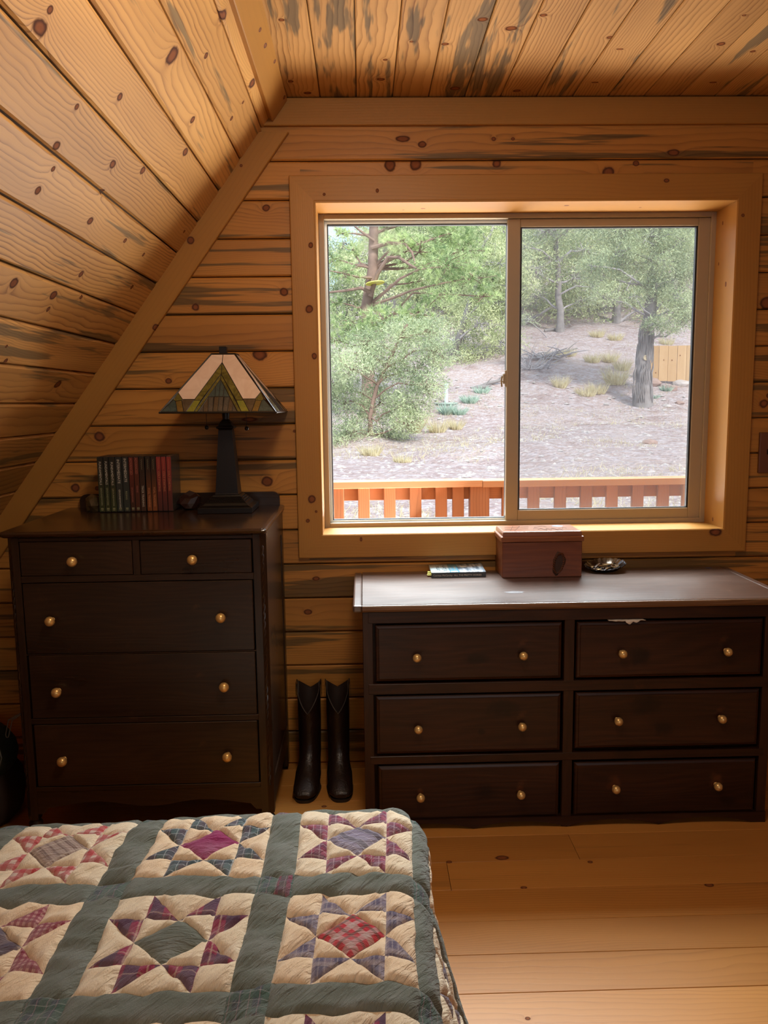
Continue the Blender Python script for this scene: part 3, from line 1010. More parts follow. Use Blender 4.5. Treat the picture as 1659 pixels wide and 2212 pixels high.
# breadboard top: field, two end boards, worn front edge
EB = 0.030
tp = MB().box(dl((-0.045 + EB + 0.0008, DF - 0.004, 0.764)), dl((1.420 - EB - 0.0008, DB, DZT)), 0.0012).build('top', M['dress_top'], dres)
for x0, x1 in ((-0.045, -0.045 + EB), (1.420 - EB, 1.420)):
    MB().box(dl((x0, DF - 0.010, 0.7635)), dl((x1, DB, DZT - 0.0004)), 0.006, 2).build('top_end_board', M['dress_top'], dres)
pr = [(DF - 0.0045, 0.7865), (DF - 0.008, 0.7855), (DF - 0.011, 0.782), (DF - 0.011, 0.772), (DF - 0.008, 0.7655), (DF - 0.0045, 0.764)]
MB().prism([(y - DO[1], z) for y, z in pr], -0.045 + EB + 0.001 - DO[0], 1.420 - EB - 0.001 - DO[0], 'x').build('top_edge', M['edge_worn'], dres, label='worn paler front edge')
MB().lathe([(0.012, 0.0), (0.013, 0.0006), (0.010, 0.0012), (0.002, 0.0012)], dl((1.335, -0.030, DZT)), 'z', 16).build('plug', M['inkblue'], tp)
MB().prism([(0.512 - DO[0] + 0.032 * math.cos(k * PI / 12) + 0.004 * math.sin(k), -0.375 - DO[1] + 0.016 * math.sin(k * PI / 12)) for k in range(24)], DZT - 0.001, DZT + 0.0003, 'z').build('knot', plain('dark_knot', (0.055, 0.036, 0.036), 0.5, var=0.6, scale=90), tp)
# front frame: stiles, rails
for x0, x1 in ((DX0, 0.019), (0.653, 0.687), (1.325, DX1)):
    MB().box(dl((x0, DF, 0.0)), dl((x1, DF + 0.022, 0.763)), 0.0015).build('stile', M['dress_v'], dres)
for z0, z1, xa, xb in ((0.7245, 0.763, 0.005, 1.340), (0.4815, 0.517, 0.003, 1.342), (0.238, 0.2650, 0.005, 1.340)):
    MB().box(dl((xa, DF - 0.0012, z0)), dl((xb, DF + 0.021, z1)), 0.0012).build('rail', M['dress'], dres)
kn2 = knob_mesh('knob', 0.0145, M['brass_old'], 0.011, 18)
DARK_MARKS = [[(0.36, 0.60, 0.020, 2.0)], [(0.905, 0.600, 0.030, 1.3)], [(0.378, 0.345, 0.011, 1.1), (0.45, 0.43, 0.03, 2.0)], [(0.992, 0.345, 0.024, 1.4), (0.935, 0.430, 0.035, 1.4)], [(0.39, 0.135, 0.026, 1.6)], [(1.225, 0.080, 0.020, 1.5)]]
rows = [((0.0235, 0.6490, 0.5220, 0.7200), [(0.163, 0.612), (0.513, 0.612)]), ((0.6910, 1.3210, 0.5210, 0.7190), [(0.842, 0.612), (1.192, 0.612)]),
        ((0.0225, 0.6495, 0.2695, 0.4775), [(0.166, 0.366), (0.512, 0.368)]), ((0.6910, 1.3205, 0.2745, 0.4770), [(0.834, 0.380), (1.183, 0.380)]),
        ((0.0275, 0.6480, 0.0330, 0.2330), [(0.172, 0.126), (0.510, 0.128)]), ((0.6910, 1.3200, 0.0340, 0.2310), [(0.832, 0.140), (1.179, 0.142)])]
for (x0, x1, z0, z1), ks in rows:
    xc, zc = (x0 + x1) / 2, (z0 + z1) / 2
    x0, x1, z0, z1 = x0 - xc + .004, x1 - xc - .004, z0 - zc + .003, z1 - zc - .003
    d = MB()
    # raised front: lip, cove, field
    def rr(i, y):
        return [(x0 + i, y, z0 + i), (x1 - i, y, z0 + i), (x1 - i, y, z1 - i), (x0 + i, y, z1 - i)]
    d.loft([rr(0.006, 0.024), rr(0.0, 0.012), rr(0.0, 0.002), rr(0.003, -0.002), rr(0.010, -0.0045), rr(0.0115, -0.007)])
    d.box((x0 + 0.015, 0.02, z0 + 0.015), (x1 - 0.015, 0.42, z1 - 0.02))
    dr = d.build('drawer', M['dress'], dres, dl((xc, DF + 0.004, zc)))
    for kx, kz in ks:
        link('knob', kn2, dr, (kx - xc, -0.007, kz - zc))
    for i_, (mx_, mz_, mr_, me_) in enumerate(DARK_MARKS[len([q_ for q_ in dres.children if q_.name.startswith('drawer')]) - 1]):
        dr['k%d' % i_] = [mx_ - xc, mz_ - zc, mr_, me_]
    if zc < 0.2:
        for i_, (kx, kz) in enumerate(ks):
            dr['w%d' % i_] = [kx - xc, kz - zc + 0.012, 0.026 if x0 + xc > 0.5 else 0.012, 0.9]
# scalloped plinth
pts = [(DX1, 0.038), (DX0, 0.038), (DX0, 0.0)]
for i in range(73):
    q = i / 72
    x = DX0 + 0.05 + q * (DX1 - DX0 - 0.10)
    pts.append((x, 0.002 + 0.022 * abs(math.sin(q * 4 * PI)) ** 0.8))
pts.append((DX1, 0.0))
MB().prism([(x - DO[0], z) for x, z in pts], DF - 0.004 - DO[1], DF + 0.018 - DO[1]).build('plinth', M['dress'], dres)

# white cloth caught above the top right drawer
M['cloth'] = plain('white_cloth', (0.62, 0.55, 0.48), 0.9, var=0.1)
cb_ = MB()
rg = []
for i in range(25):
    q = i / 24
    x = 0.797 + 0.118 * q
    hang = 0.0008 + 0.010 * math.exp(-((q - 0.62) / 0.17) ** 2) * (1 + 0.5 * math.sin(q * 26)) + 0.002 * math.exp(-((q - 0.25) / 0.2) ** 2)
    zt = 0.7245
    yy = DF - 0.0035 + 0.0015 * math.sin(q * 30)
    rg.append([(x, yy + 0.014, zt - 0.0022), (x, yy, zt - 0.0018), (x + 0.006 * math.sin(q * 20), yy - 0.005, zt - 0.002 - hang * 0.6), (x + 0.003, yy - 0.0035, zt - 0.003 - hang), (x, yy - 0.001, zt - 0.004), (x, yy + 0.014, zt - 0.004)])
CLO = np.array([0.86, DF, 0.715])
cb_.loft([[tuple(np.array(p) - CLO) for p in r_] for r_ in rg])
tag(cb_.build('white_cloth', M['cloth'], None, tuple(CLO), smooth=True), 'crumpled white cloth caught above the top right dresser drawer', 'cloth')

# ------------------------------------------------------------------ things on the dresser
# paperback
M['cover_pale'] = plain('cover_pale_blue', (0.60, 0.74, 0.78), 0.28)
M['cover_blue'] = plain('cover_blue', (0.16, 0.42, 0.58), 0.28)
M['spine_black'] = plain('spine_black', (0.018, 0.018, 0.020), 0.3)
M['paper'] = plain('paper', (0.72, 0.66, 0.54), 0.8)
M['ink_grey'] = plain('ink_grey', (0.16, 0.20, 0.22), 0.5)
M['ink_pale'] = plain('ink_pale', (0.55, 0.52, 0.46), 0.5)
M['tab_yellow'] = plain('tab_yellow', (0.78, 0.74, 0.16), 0.6)


def photo_cover():
    n = NT('cover_horse_photo')
    co = n.sep(n.objco())
    a = n.noise(n.comb(n.math('MULTIPLY', co[0], 60.0), n.math('MULTIPLY', n.math('ADD', co[1], n.math('MULTIPLY', co[0], 1.2)), 14.0), 0.0), 1.0, 3.0)
    c = n.mix(n.smooth(a, 0.35, 0.65), (0.10, 0.15, 0.21), (0.62, 0.70, 0.78))
    return n.set(c, 0.28)


M['cover_photo'] = photo_cover()
bk = thing('paperback_book', 'pale blue paperback lying face up near the left end of the dresser', 'book', (0.348, -0.056, DZT), math.radians(0.4))
BW, BD, BT = 0.206, 0.132, 0.0195
b = MB()
b.box((-BW / 2 + 0.001, -BD / 2 + 0.0012, 0.0008), (BW / 2 - 0.0015, BD / 2 - 0.001, BT - 0.0010))
b.build('pages', M['paper'], bk)
MB().box((-BW / 2, -BD / 2, 0.0), (BW / 2, -BD / 2 + 0.0012, BT), 0.0004).build('spine', M['spine_black'], bk)
MB().box((-BW / 2, -BD / 2, 0.0), (BW / 2, BD / 2, 0.0008)).build('back_cover', M['spine_black'], bk)
# front cover bows up a little at its right far corner
def cover(x0, x1, name, mat, lift=True, z=0.0):
    g = []
    nx, ny = 7, 5
    vs, fs = [], []
    for s_ in (0, 1):
        for i in range(nx):
            for j in range(ny):
                x = x0 + (x1 - x0) * i / (nx - 1)
                y = -BD / 2 + BD * j / (ny - 1)
                u_, v_ = (x + BW / 2) / BW, (y + BD / 2) / BD
                h = 0.0055 * v_ ** 1.3 + 0.0055 * (max(0, u_ - 0.35) / 0.65) ** 2 * v_ ** 1.5
                vs.append((x, y, BT - 0.0009 + h + z + (0.0006 if s_ else 0)))
    def I(s_, i, j):
        return s_ * nx * ny + i * ny + j
    for i in range(nx - 1):
        for j in range(ny - 1):
            fs.append((I(1, i, j), I(1, i + 1, j), I(1, i + 1, j + 1), I(1, i, j + 1)))
            fs.append((I(0, i, j), I(0, i, j + 1), I(0, i + 1, j + 1), I(0, i + 1, j)))
    for i in range(nx - 1):
        fs.append((I(0, i, 0), I(0, i + 1, 0), I(1, i + 1, 0), I(1, i, 0)))
        fs.append((I(0, i, ny - 1), I(1, i, ny - 1), I(1, i + 1, ny - 1), I(0, i + 1, ny - 1)))
    for j in range(ny - 1):
        fs.append((I(0, 0, j), I(1, 0, j), I(1, 0, j + 1), I(0, 0, j + 1)))
        fs.append((I(0, nx - 1, j), I(0, nx - 1, j + 1), I(1, nx - 1, j + 1), I(1, nx - 1, j)))
    return link(name, new_mesh(name, vs, fs, mat, True), bk)


cv = cover(-BW / 2, -0.031, 'cover', M['cover_pale'])
cover(-0.031, 0.004, 'cover_band', M['cover_blue'])
cover(0.004, BW / 2, 'cover_photograph', M['cover_photo'])
MB().lathe([(0.013, 0.0), (0.013, 0.0004), (0.002, 0.0004)], (0.026, 0.016, BT + 0.0045), 'z', 18).build('seal', M['ink_pale'], bk)
# lettering reads from the cover's left edge, so it runs up the page as seen from the room
for s, sz, x, y, mt in (('Cormac', 0.0275, -0.066, -0.047, 'ink_grey'), ('McCarthy', 0.0265, -0.040, -0.055, 'ink_grey'), ('ALL THE', 0.0115, -0.019, -0.028, 'ink_pale'), ('PRETTY HORSES', 0.0105, -0.004, -0.050, 'ink_pale')):
    link('lettering', text_mesh(s, sz, M[mt]), bk, mat4=Matrix.Translation((x, y, BT - 0.0002 + 0.0055 * max(0.0, (y + BD / 2) / BD) ** 1.3)) @ Matrix.Rotation(math.radians(2.4), 4, 'X') @ Matrix.Rotation(PI / 2, 4, 'Z'))
for s, sz, x in (('Cormac McCarthy', 0.0095, -0.096), ('ALL THE PRETTY HORSES', 0.0092, -0.018)):
    link('lettering', text_mesh(s, sz, M['ink_pale']), bk, mat4=Matrix.Translation((x, -BD / 2 - 0.0002, 0.0055)) @ Matrix.Rotation(PI / 2, 4, 'X'))
for k in range(3):
    MB().box((-BW / 2 - 0.014 + 0.002 * k, -0.046 + 0.011 * k, 0.006 + 0.0035 * k), (-BW / 2 + 0.02, -0.030 + 0.011 * k, 0.0064 + 0.0035 * k)).build('page_tab', M['tab_yellow'], bk)

# keepsake box
BX = np.array([0.657, -0.066, DZT])
bx = thing('keepsake_box', 'red-brown wooden keepsake box with moulded lid standing on the dresser', 'box', BX)
hw, hd = 0.149, 0.081
b = MB()
b.box((-hw, -hd, 0), (hw, hd, 0.135), 0.002)
b.build('body', M['boxwood'], bx)
d = MB()
def rb(o, z):
    return [(-hw - o, -hd - o, z), (hw + o, -hd - o, z), (hw + o, hd + o * 0.2, z), (-hw - o, hd + o * 0.2, z)]
d.loft([rb(0.003, 0.1355), rb(0.005, 0.137), rb(0.0055, 0.152), rb(0.004, 0.1545), rb(-0.001, 0.156), rb(-0.0015, 0.168), rb(-0.004, 0.1725), rb(-0.008, 0.1738)])
lid = d.build('lid', M['boxlid'], bx)
# lines burnt into the lid
b = MB()
def line(pts, r=0.0007):
    b.tube([(x, y, 0.1739) for x, y in pts], r, 4)
line([(-0.115, -0.055), (-0.085, 0.06)]); line([(-0.10, -0.06), (-0.06, 0.055)]); line([(-0.13, -0.02), (-0.04, -0.015)]); line([(-0.125, 0.02), (-0.03, 0.03)])
pp = [(-0.02 + 0.006 * i, -0.02 + 0.018 * math.sin(i * 1.7) * (1 if i % 3 else 0.2) + 0.01 * math.sin(i * 0.7)) for i in range(22)]
line(pp); line([(x, y - 0.016 + 0.004 * math.sin(x * 300)) for x, y in pp[2:18]])
line([(x + 0.01, 0.03 + 0.012 * math.sin(x * 120)) for x, y in pp[:9]])
b.build('burnt_drawing', M['burn'], lid)
MB().lathe([(0.022, 0.0), (0.0215, 0.0004), (0.002, 0.0005)], (0.085, 0.045, 0.1738), 'z', 20).build('blue_inlay', M['inkblue'], lid)
# bark-edged knot hole on the front, low on the right
b = MB()
ring_o, ring_i, ring_d = [], [], []
for k in range(22):
    a = 2 * PI * k / 22
    w_ = 1 + 0.10 * math.sin(3 * a + 1) + 0.06 * math.sin(7 * a)
    x, z = 0.062 + 0.023 * w_ * math.cos(a) + 0.007 * math.sin(a), 0.053 + 0.044 * w_ * math.sin(a)
    x2, z2 = 0.062 + 0.013 * math.cos(a) + 0.005 * math.sin(a), 0.053 + 0.031 * math.sin(a)
    ring_o.append((x, -hd - 0.0004, z)); ring_d.append((0.5 * x + 0.5 * x2, -hd - 0.004 - 0.001 * math.sin(5 * a), 0.5 * z + 0.5 * z2)); ring_i.append((x2, -hd - 0.0012, z2))
b.loft([ring_o, ring_d, ring_i], cap=False)
b.bm.faces.new([b.bm.verts.new((p[0], -hd - 0.0006, p[2])) for p in ring_i])
b.build('knot_hole', M['bark'], bx)
b = MB()
for k in range(12):
    an = math.radians(100 + 13.5 * k) if k < 12 else 0
    for r0_, sg in ((1.0, 1), (1.0, -1)):
        cx_, cz_ = 0.062 + sg * (0.018 * math.cos(an) * -1 if False else 0.018 * abs(math.cos(an))) + 0.006 * math.sin(an) * (1 if sg > 0 else 1), 0.053 + 0.037 * math.sin(an)
        b.tube([(cx_ - sg * 0.004, -hd - 0.0025, cz_ - 0.002), (cx_, -hd - 0.0048, cz_), (cx_ + sg * 0.004, -hd - 0.0015, cz_ + 0.003)], 0.0013, 4)
b.build('bark_ridge', M['boxwood'], bx)

# silver tray with trinkets
M['silver'] = plain('tarnished_silver', (0.20, 0.21, 0.23), 0.24, 1.0, var=0.5, scale=60)
M['steel'] = plain('steel', (0.62, 0.60, 0.58), 0.25, 1.0)
M['goldish'] = plain('gold', (0.42, 0.28, 0.14), 0.28, 1.0)
TR = np.array([0.922, -0.043, DZT])
RX, RY = 0.079, 0.054
b = MB()
prof = [(0.55, 0.0), (0.72, 0.0), (0.80, 0.006), (0.93, 0.014), (1.0, 0.0175), (0.985, 0.0195), (0.92, 0.0165), (0.78, 0.0085), (0.70, 0.003), (0.02, 0.003)]
rgs = []
for q, (rad, z) in enumerate(prof):
    rg = []
    for k in range(72):
        a = 2 * PI * k / 72
        s_ = rad * (1 + (0.045 * abs(math.sin(6 * a)) - 0.02) * max(0, (rad - 0.6) / 0.4))
        rg.append((RX * s_ * math.cos(a), RY * s_ * math.sin(a), z + (0.0018 * math.sin(24 * a) if rad > 0.9 else 0)))
    rgs.append(rg)
b.loft(rgs)
TR_M = Matrix.Translation((TR[0], TR[1] - 0.010, TR[2] + 0.0105)) @ Matrix.Rotation(math.radians(13), 4, 'X') @ Matrix.Rotation(math.radians(-5), 4, 'Y')
tray = tag(b.build('silver_tray', M['silver'], None, mat4=TR_M, smooth=True), 'oval tarnished silver tray with a fluted rim beside the wooden box', 'tray')


def trinket(kind, x, y, z, rot, mat):
    c = MB()
    if kind == 'loop':
        pts = [(0.013 * math.cos(2 * PI * k / 18), 0.010 * math.sin(2 * PI * k / 18), 0.0022) for k in range(19)]
        c.tube(pts, 0.0021, 6)
    elif kind == 'bar':
        c.box((-0.020, -0.0035, 0), (0.020, 0.0035, 0.0055), 0.0012)
        c.lathe([(0.0048, 0), (0.0052, 0.003), (0.0035, 0.0062)], (0.019, 0, 0), 'z', 10)
    elif kind == 'disc':
        c.lathe([(0.009, 0), (0.0105, 0.002), (0.009, 0.0045), (0.003, 0.0055)], (0, 0, 0), 'z', 16)
    else:
        for k in range(9):
            c.box((-0.022 + k * 0.0048, -0.0045, 0.0005 * (k % 2)), (-0.0178 + k * 0.0048, 0.0045, 0.0042 + 0.0005 * (k % 2)), 0.0008)
    mm = TR_M @ Matrix.Translation((x, y, z)) @ Matrix.Rotation(rot, 4, 'Z')
    return c.mesh('trinket', mat, True), mm


tk = [('loop', -0.038, 0.004, 0.0035, 0.2, 'steel', 'thick silvery ring at the left of the heap on the silver tray'), ('loop', -0.012, -0.016, 0.0035, 1.0, 'steel', 'thick silvery ring at the front of the heap on the silver tray'),
      ('bar', 0.018, -0.010, 0.0035, 0.35, 'goldish', 'slim gold penknife lying on the floor of the silver tray'), ('disc', -0.028, -0.017, 0.0035, 0, 'goldish', 'round gold button at the front left of the tray heap'),
      ('band', 0.004, 0.014, 0.0035, 0.25, 'steel', 'silvery link watch band across the back of the tray heap'), ('band', -0.010, 0.002, 0.0085, -0.5, 'goldish', 'gold link watch band lying across the middle of the tray heap'),
      ('bar', 0.030, 0.006, 0.0085, 1.1, 'steel', 'slim silvery penknife at the right of the tray heap'), ('disc', 0.044, 0.004, 0.0035, 0, 'steel', 'round silvery button at the right end of the tray heap'),
      ('bar', 0.008, -0.002, 0.0140, -0.15, 'goldish', 'slim gold penknife on the very top of the tray heap'), ('loop', 0.036, -0.012, 0.0092, 0.4, 'goldish', 'thin gold ring at the right front of the tray heap'),
      ('disc', -0.046, 0.014, 0.0045, 0, 'goldish', 'round gold button at the far left of the tray heap'), ('band', -0.026, 0.012, 0.0092, 0.9, 'steel', 'silvery link watch band at the left back of the tray heap')]
NM = {'loop': ('finger_ring', 'ring'), 'bar': ('penknife', 'penknife'), 'disc': ('metal_button', 'button'), 'band': ('watch_band', 'watch band')}
for kd, x, y, z, r_, mt, lab in tk:
    me, mm = trinket(kd, x, y, z, r_, M[mt])
    o = bpy.data.objects.new(NM[kd][0], me)
    COL.objects.link(o)
    o.matrix_world = mm
    tag(o, lab, NM[kd][1], 'trinkets heaped on the silver tray')

# ------------------------------------------------------------------ things on the tall chest
TZ = 1.0592
# --- table lamp with a leaded glass shade
LP = np.array([-0.4975, -0.142, TZ])
lamp = thing('table_lamp', 'dark bronze table lamp with a leaded glass pyramid shade on the tall chest', 'lamp', LP)
b = MB()
def sq(h, z, hy=None):
    hy = hy or h
    return [(-h, -hy, z), (h, -hy, z), (h, hy, z), (-h, hy, z)]
b.loft([sq(0.094, 0.0), sq(0.096, 0.001), sq(0.096, 0.018), sq(0.0945, 0.020), sq(0.080, 0.026), sq(0.074, 0.034), sq(0.072, 0.035), sq(0.050, 0.056), sq(0.048, 0.060), sq(0.044, 0.062)])
base = b.build('base', M['bronze'], lamp)
b = MB()
for sx, sy in ((0, -1), (1, 0), (-1, 0), (0, 1)):
    for k in range(16):
        q = -0.9 + 1.8 * k / 15
        for t_ in (0.2, 0.5, 0.8):
            h = 0.0715 + (0.051 - 0.0715) * t_
            z = 0.0355 + 0.0205 * t_
            x, y = (q * h, sy * h) if sy else (sx * h, q * h)
            b.lathe([(0.0030, 0), (0.0026, 0.0012), (0.0010, 0.0018)], (x, y, z - 0.0004 + 0.0006 * ((k * 7 + int(t_ * 10)) % 3)), 'z', 5)
b.build('relief_ornament', M['bronze_orn'], base)
b = MB()
b.loft([sq(0.0415, 0.062), sq(0.0405, 0.066), sq(0.0245, 0.292), sq(0.0225, 0.296)])
b.build('column', M['bronze'], lamp)
b = MB()
b.loft([sq(0.023, 0.294), sq(0.031, 0.300), sq(0.032, 0.303), sq(0.024, 0.308), sq(0.021, 0.316), sq(0.0155, 0.324)])
b.lathe([(0.015, 0.323), (0.017, 0.326), (0.012, 0.331), (0.013, 0.345), (0.013, 0.380), (0.004, 0.384), (0.004, 0.560)], (0, 0, 0), 'z', 16)
b.build('collar', M['bronze'], lamp)
b = MB()
b.loft([sq(0.0115, 0.562), sq(0.013, 0.563), sq(0.013, 0.586), sq(0.0115, 0.588)])
b.build('finial', M['bronze'], lamp)
# shade: four trapezoids; symmetric pattern given as (s, v), s in half-widths of the bottom edge
SB, ST, SZ0, SZ1 = 0.198, 0.0405, 0.356, 0.560
SDY = 0.80      # the shade is a little shallower than wide
shade = bpy.data.objects.new('lamp_shade', None)
COL.objects.link(shade)
shade.parent = lamp
shade.location = (0.002, -0.004, 0)
shade.rotation_euler = (0, math.radians(0.4), math.radians(-1.5))


def edge_s(v):
    return 1.0 - (1.0 - ST / SB) * v


half = [
    ('g_cream', [(0, 0.985), (0, 0.845), (-0.415, 0.22), (-0.63, 0.22), (-edge_s(0.335) + 0.012, 0.335), (-edge_s(0.985) + 0.012, 0.985)]),
    ('g_olive', [(0, 0.845), (0, 0.645), (-0.305, 0.20), (-0.43, 0.20)]),
    ('g_lime', [(-0.43, 0.20), (-0.305, 0.20), (-0.405, 0.012), (-0.545, 0.012)]),
    ('g_olive', [(0, 0.645), (0, 0.555), (-0.345, 0.012), (-0.405, 0.012)]),
    ('g_brown', [(-0.415, 0.22), (-0.43, 0.20), (-0.545, 0.012), (-0.585, 0.012), (-0.64, 0.20), (-0.63, 0.22)]),
    ('g_amber', [(-0.64, 0.20), (-0.585, 0.012), (-0.695, 0.012), (-0.745, 0.19)]),
    ('g_olive', [(-0.64, 0.20), (-0.745, 0.19), (-0.785, 0.21), (-edge_s(0.335) + 0.012, 0.335), (-0.63, 0.22)]),
    ('g_teal', [(-0.695, 0.012), (-edge_s(0.012) + 0.010, 0.012), (-0.785, 0.21), (-0.745, 0.19)]),
    ('g_grey', [(-0.335, 0.012), (-0.255, 0.14), (-0.245, 0.012)]),
    ('g_brown', [(-0.245, 0.012), (-0.255, 0.14), (-0.185, 0.255), (-0.165, 0.012)]),
    ('g_grey', [(-0.165, 0.012), (-0.185, 0.255), (-0.095, 0.26), (-0.085, 0.012)]),
    ('g_teal', [(-0.185, 0.255), (-0.075, 0.44), (-0.07, 0.26)]),
    ('g_brown', [(-0.085, 0.012), (-0.080, 0.26), (0, 0.26), (0, 0.012)]),
    ('g_teal', [(-0.07, 0.26), (-0.075, 0.44), (0, 0.548), (0, 0.26)]),
]
for f_i in range(4):
    wide = f_i % 2 == 0
    hb, ht = (SB, ST) if wide else (SB * SDY, ST * SDY)
    dpt_b, dpt_t = (SB * SDY, ST * SDY) if wide else (SB, ST)
    rz = f_i * PI / 2
    R = Matrix.Rotation(rz, 3, 'Z')
    nr = R @ Vector((0, -(SZ1 - SZ0), (dpt_b - dpt_t))).normalized()
    nr = R @ Vector((0, -(SZ1 - SZ0), dpt_b - dpt_t)).normalized()

    def SP(s, v, off=0.0):
        k = hb / SB if not wide else 1.0
        x = s * SB * k
        y = -(dpt_b + (dpt_t - dpt_b) * v)
        z = SZ0 + (SZ1 - SZ0) * v
        return R @ Vector((x, y, z)) + nr * off
    came = MB()
    seen = set()
    for sgn in (1, -1):
        for mt, poly in half:
            if sgn == -1 and mt == 'g_brown' and poly[0][0] == -0.085:
                mt = 'g_grey'
            pts = [SP(s * sgn, v) for s, v in poly]
            cc = sum(pts, Vector()) / len(pts)
            pane = MB().poly_slab([p - cc for p in pts], nr, 0.0028).build('glass_pane', M[mt], shade, cc)
            for (a, b_) in zip(poly, poly[1:] + poly[:1]):
                key = tuple(sorted([(round(a[0] * sgn, 3), a[1]), (round(b_[0] * sgn, 3), b_[1])]))
                if key in seen:
                    continue
                seen.add(key)
                came.tube([SP(a[0] * sgn, a[1], 0.0016), SP(b_[0] * sgn, b_[1], 0.0016)], 0.0019, 5)
    came.tube([SP(-1, 0, 0.001), SP(1, 0, 0.001)], 0.0034, 6)
    came.tube([SP(-1, 0, 0.001), SP(-ST / SB, 1, 0.001)], 0.0030, 6)
    came.tube([SP(-ST / SB, 1, 0.001), SP(ST / SB, 1, 0.001)], 0.0034, 6)
    came.build('lead_came', M['lead'], shade)
b = MB()
b.box((-ST + .002, -ST * SDY + .002, SZ1 - 0.002), (ST - .002, ST * SDY - .002, SZ1 + 0.003), 0.001)
b.build('cap_plate', M['bronze'], shade)
for x, zb in ((-0.060, 0.303), (0.081, 0.298)):
    c = MB()
    c.tube([(x, -0.052, 0.372), (x, -0.052, zb)], 0.0008, 5)
    for k in range(22):
        z = zb + 0.002 + k * 0.0032
        c.lathe([(0.0003, z - 0.0012), (0.0013, z), (0.0003, z + 0.0012)], (x, -0.052, 0), 'z', 6)
    pc = c.build('pull_chain', M['bronze_orn'], lamp)
    c = MB()
    c.lathe([(max(0.0002, 0.0075 * math.sin(PI * k / 10)), zb - 0.0075 * math.cos(PI * k / 10)) for k in range(11)], (x, -0.052, 0), 'z', 14)
    c.build('ball', M['bronze'], pc, smooth=True)

# --- row of video cases
def spine_mat(name, lo, hi, glow=None):
    n = NT(name)
    z = n.sep(n.objco())[2]
    f = n.smooth(z, 0.0, 0.19)
    c = n.mix(f, tuple(0.7 * q for q in lo), tuple(0.7 * q for q in hi))
    return n.set(c, 0.30, 0.0, 0.5)


M['case_black'] = plain('case_plastic', (0.020, 0.018, 0.017), 0.42)
M['case_clear'] = plain('case_side', (0.075, 0.062, 0.052), 0.25)
M['sp_green'] = spine_mat('spine_green', (0.060, 0.072, 0.026), (0.034, 0.030, 0.022))
M['sp_slate'] = spine_mat('spine_slate', (0.055, 0.064, 0.050), (0.045, 0.044, 0.040))
M['sp_red'] = spine_mat('spine_red', (0.085, 0.035, 0.020), (0.20, 0.035, 0.022))
M['sp_rust'] = spine_mat('spine_rust', (0.12, 0.040, 0.022), (0.17, 0.042, 0.024))
M['sp_brown'] = spine_mat('spine_brown', (0.10, 0.045, 0.025), (0.055, 0.032, 0.022))
M['sp_orange'] = spine_mat('spine_orange', (0.32, 0.095, 0.030), (0.040, 0.028, 0.020))
M['sp_crim'] = spine_mat('spine_crimson', (0.13, 0.040, 0.030), (0.40, 0.055, 0.045))
M['let_white'] = plain('lettering_white', (0.62, 0.56, 0.44), 0.5)
M['let_dim'] = plain('lettering_olive', (0.34, 0.33, 0.17), 0.5)
M['let_red'] = plain('lettering_red', (0.44, 0.14, 0.09), 0.5)
M['let_or'] = plain('lettering_orange', (0.60, 0.24, 0.10), 0.5)
CASES = [('sp_green', 'FUNDAMENTALS', 0.0158, 0.016, 'let_white', 'GROUNDWORK', 0.0135, 0.105, 'let_dim', 0.0166, 'dark green video case lettered FUNDAMENTALS GROUNDWORK, leftmost of the row of cases'),
         ('sp_green', 'FUNDAMENTALS', 0.0158, 0.015, 'let_white', 'GROUNDWORK', 0.0135, 0.105, 'let_dim', 0.0142, 'dark green video case lettered FUNDAMENTALS GROUNDWORK, second from the left in the row'),
         ('sp_green', 'FUNDAMENTALS', 0.0158, 0.018, 'let_white', 'GROUNDWORK', 0.0135, 0.108, 'let_dim', 0.0166, 'dark green video case lettered FUNDAMENTALS GROUNDWORK, just left of the slate INTERMEDIATE cases'),
         ('sp_slate', 'INTERMEDIATE', 0.0185, 0.009, 'let_white', 'GROUNDWORK', 0.0170, 0.112, 'let_white', 0.0176, 'slate grey video case lettered INTERMEDIATE GROUNDWORK in the row on the chest'),
         ('sp_slate', 'INTERMEDIATE', 0.0182, 0.006, 'let_white', 'RIDING', 0.0145, 0.118, 'let_dim', 0.0176, 'slate grey video case lettered INTERMEDIATE RIDING beside the red cases'),
         ('sp_red', 'ADVANCED', 0.0160, 0.006, 'let_red', 'GROUNDWORK', 0.0115, 0.105, 'let_red', 0.0135, 'dull red video case lettered ADVANCED, the left one of the two'),
         ('sp_rust', 'ADVANCED', 0.0155, 0.005, 'let_red', 'RIDING', 0.0115, 0.100, 'let_red', 0.0135, 'dull red video case lettered ADVANCED, the right one of the two'),
         ('sp_brown', None, 0, 0, None, 'TRICK TRAINING', 0.0155, 0.100, 'let_white', 0.0148, 'dark brown video case lettered TRICK TRAINING in the middle of the row'),
         ('sp_orange', None, 0, 0, None, 'FOAL TRAINING', 0.0148, 0.108, 'let_or', 0.0140, 'black to orange video case lettered FOAL TRAINING, the left one of the pair'),
         ('sp_orange', None, 0, 0, None, 'FOAL TRAINING', 0.0148, 0.106, 'let_or', 0.0140, 'black to orange video case lettered FOAL TRAINING, the right one of the pair'),
         ('sp_crim', None, 0, 0, None, 'COLT STARTING', 0.0150, 0.052, 'let_or', 0.0135, 'crimson video case lettered COLT STARTING, next to the orange-footed FOAL cases'),
         ('sp_crim', None, 0, 0, None, 'COLT STARTING', 0.0150, 0.052, 'let_or', 0.0135, 'crimson video case lettered COLT STARTING, the middle one of three'),
         ('sp_crim', None, 0, 0, None, 'COLT STARTING', 0.0150, 0.050, 'let_or', 0.0135, 'crimson video case lettered COLT STARTING, rightmost of the row of cases')]
x = -0.9640
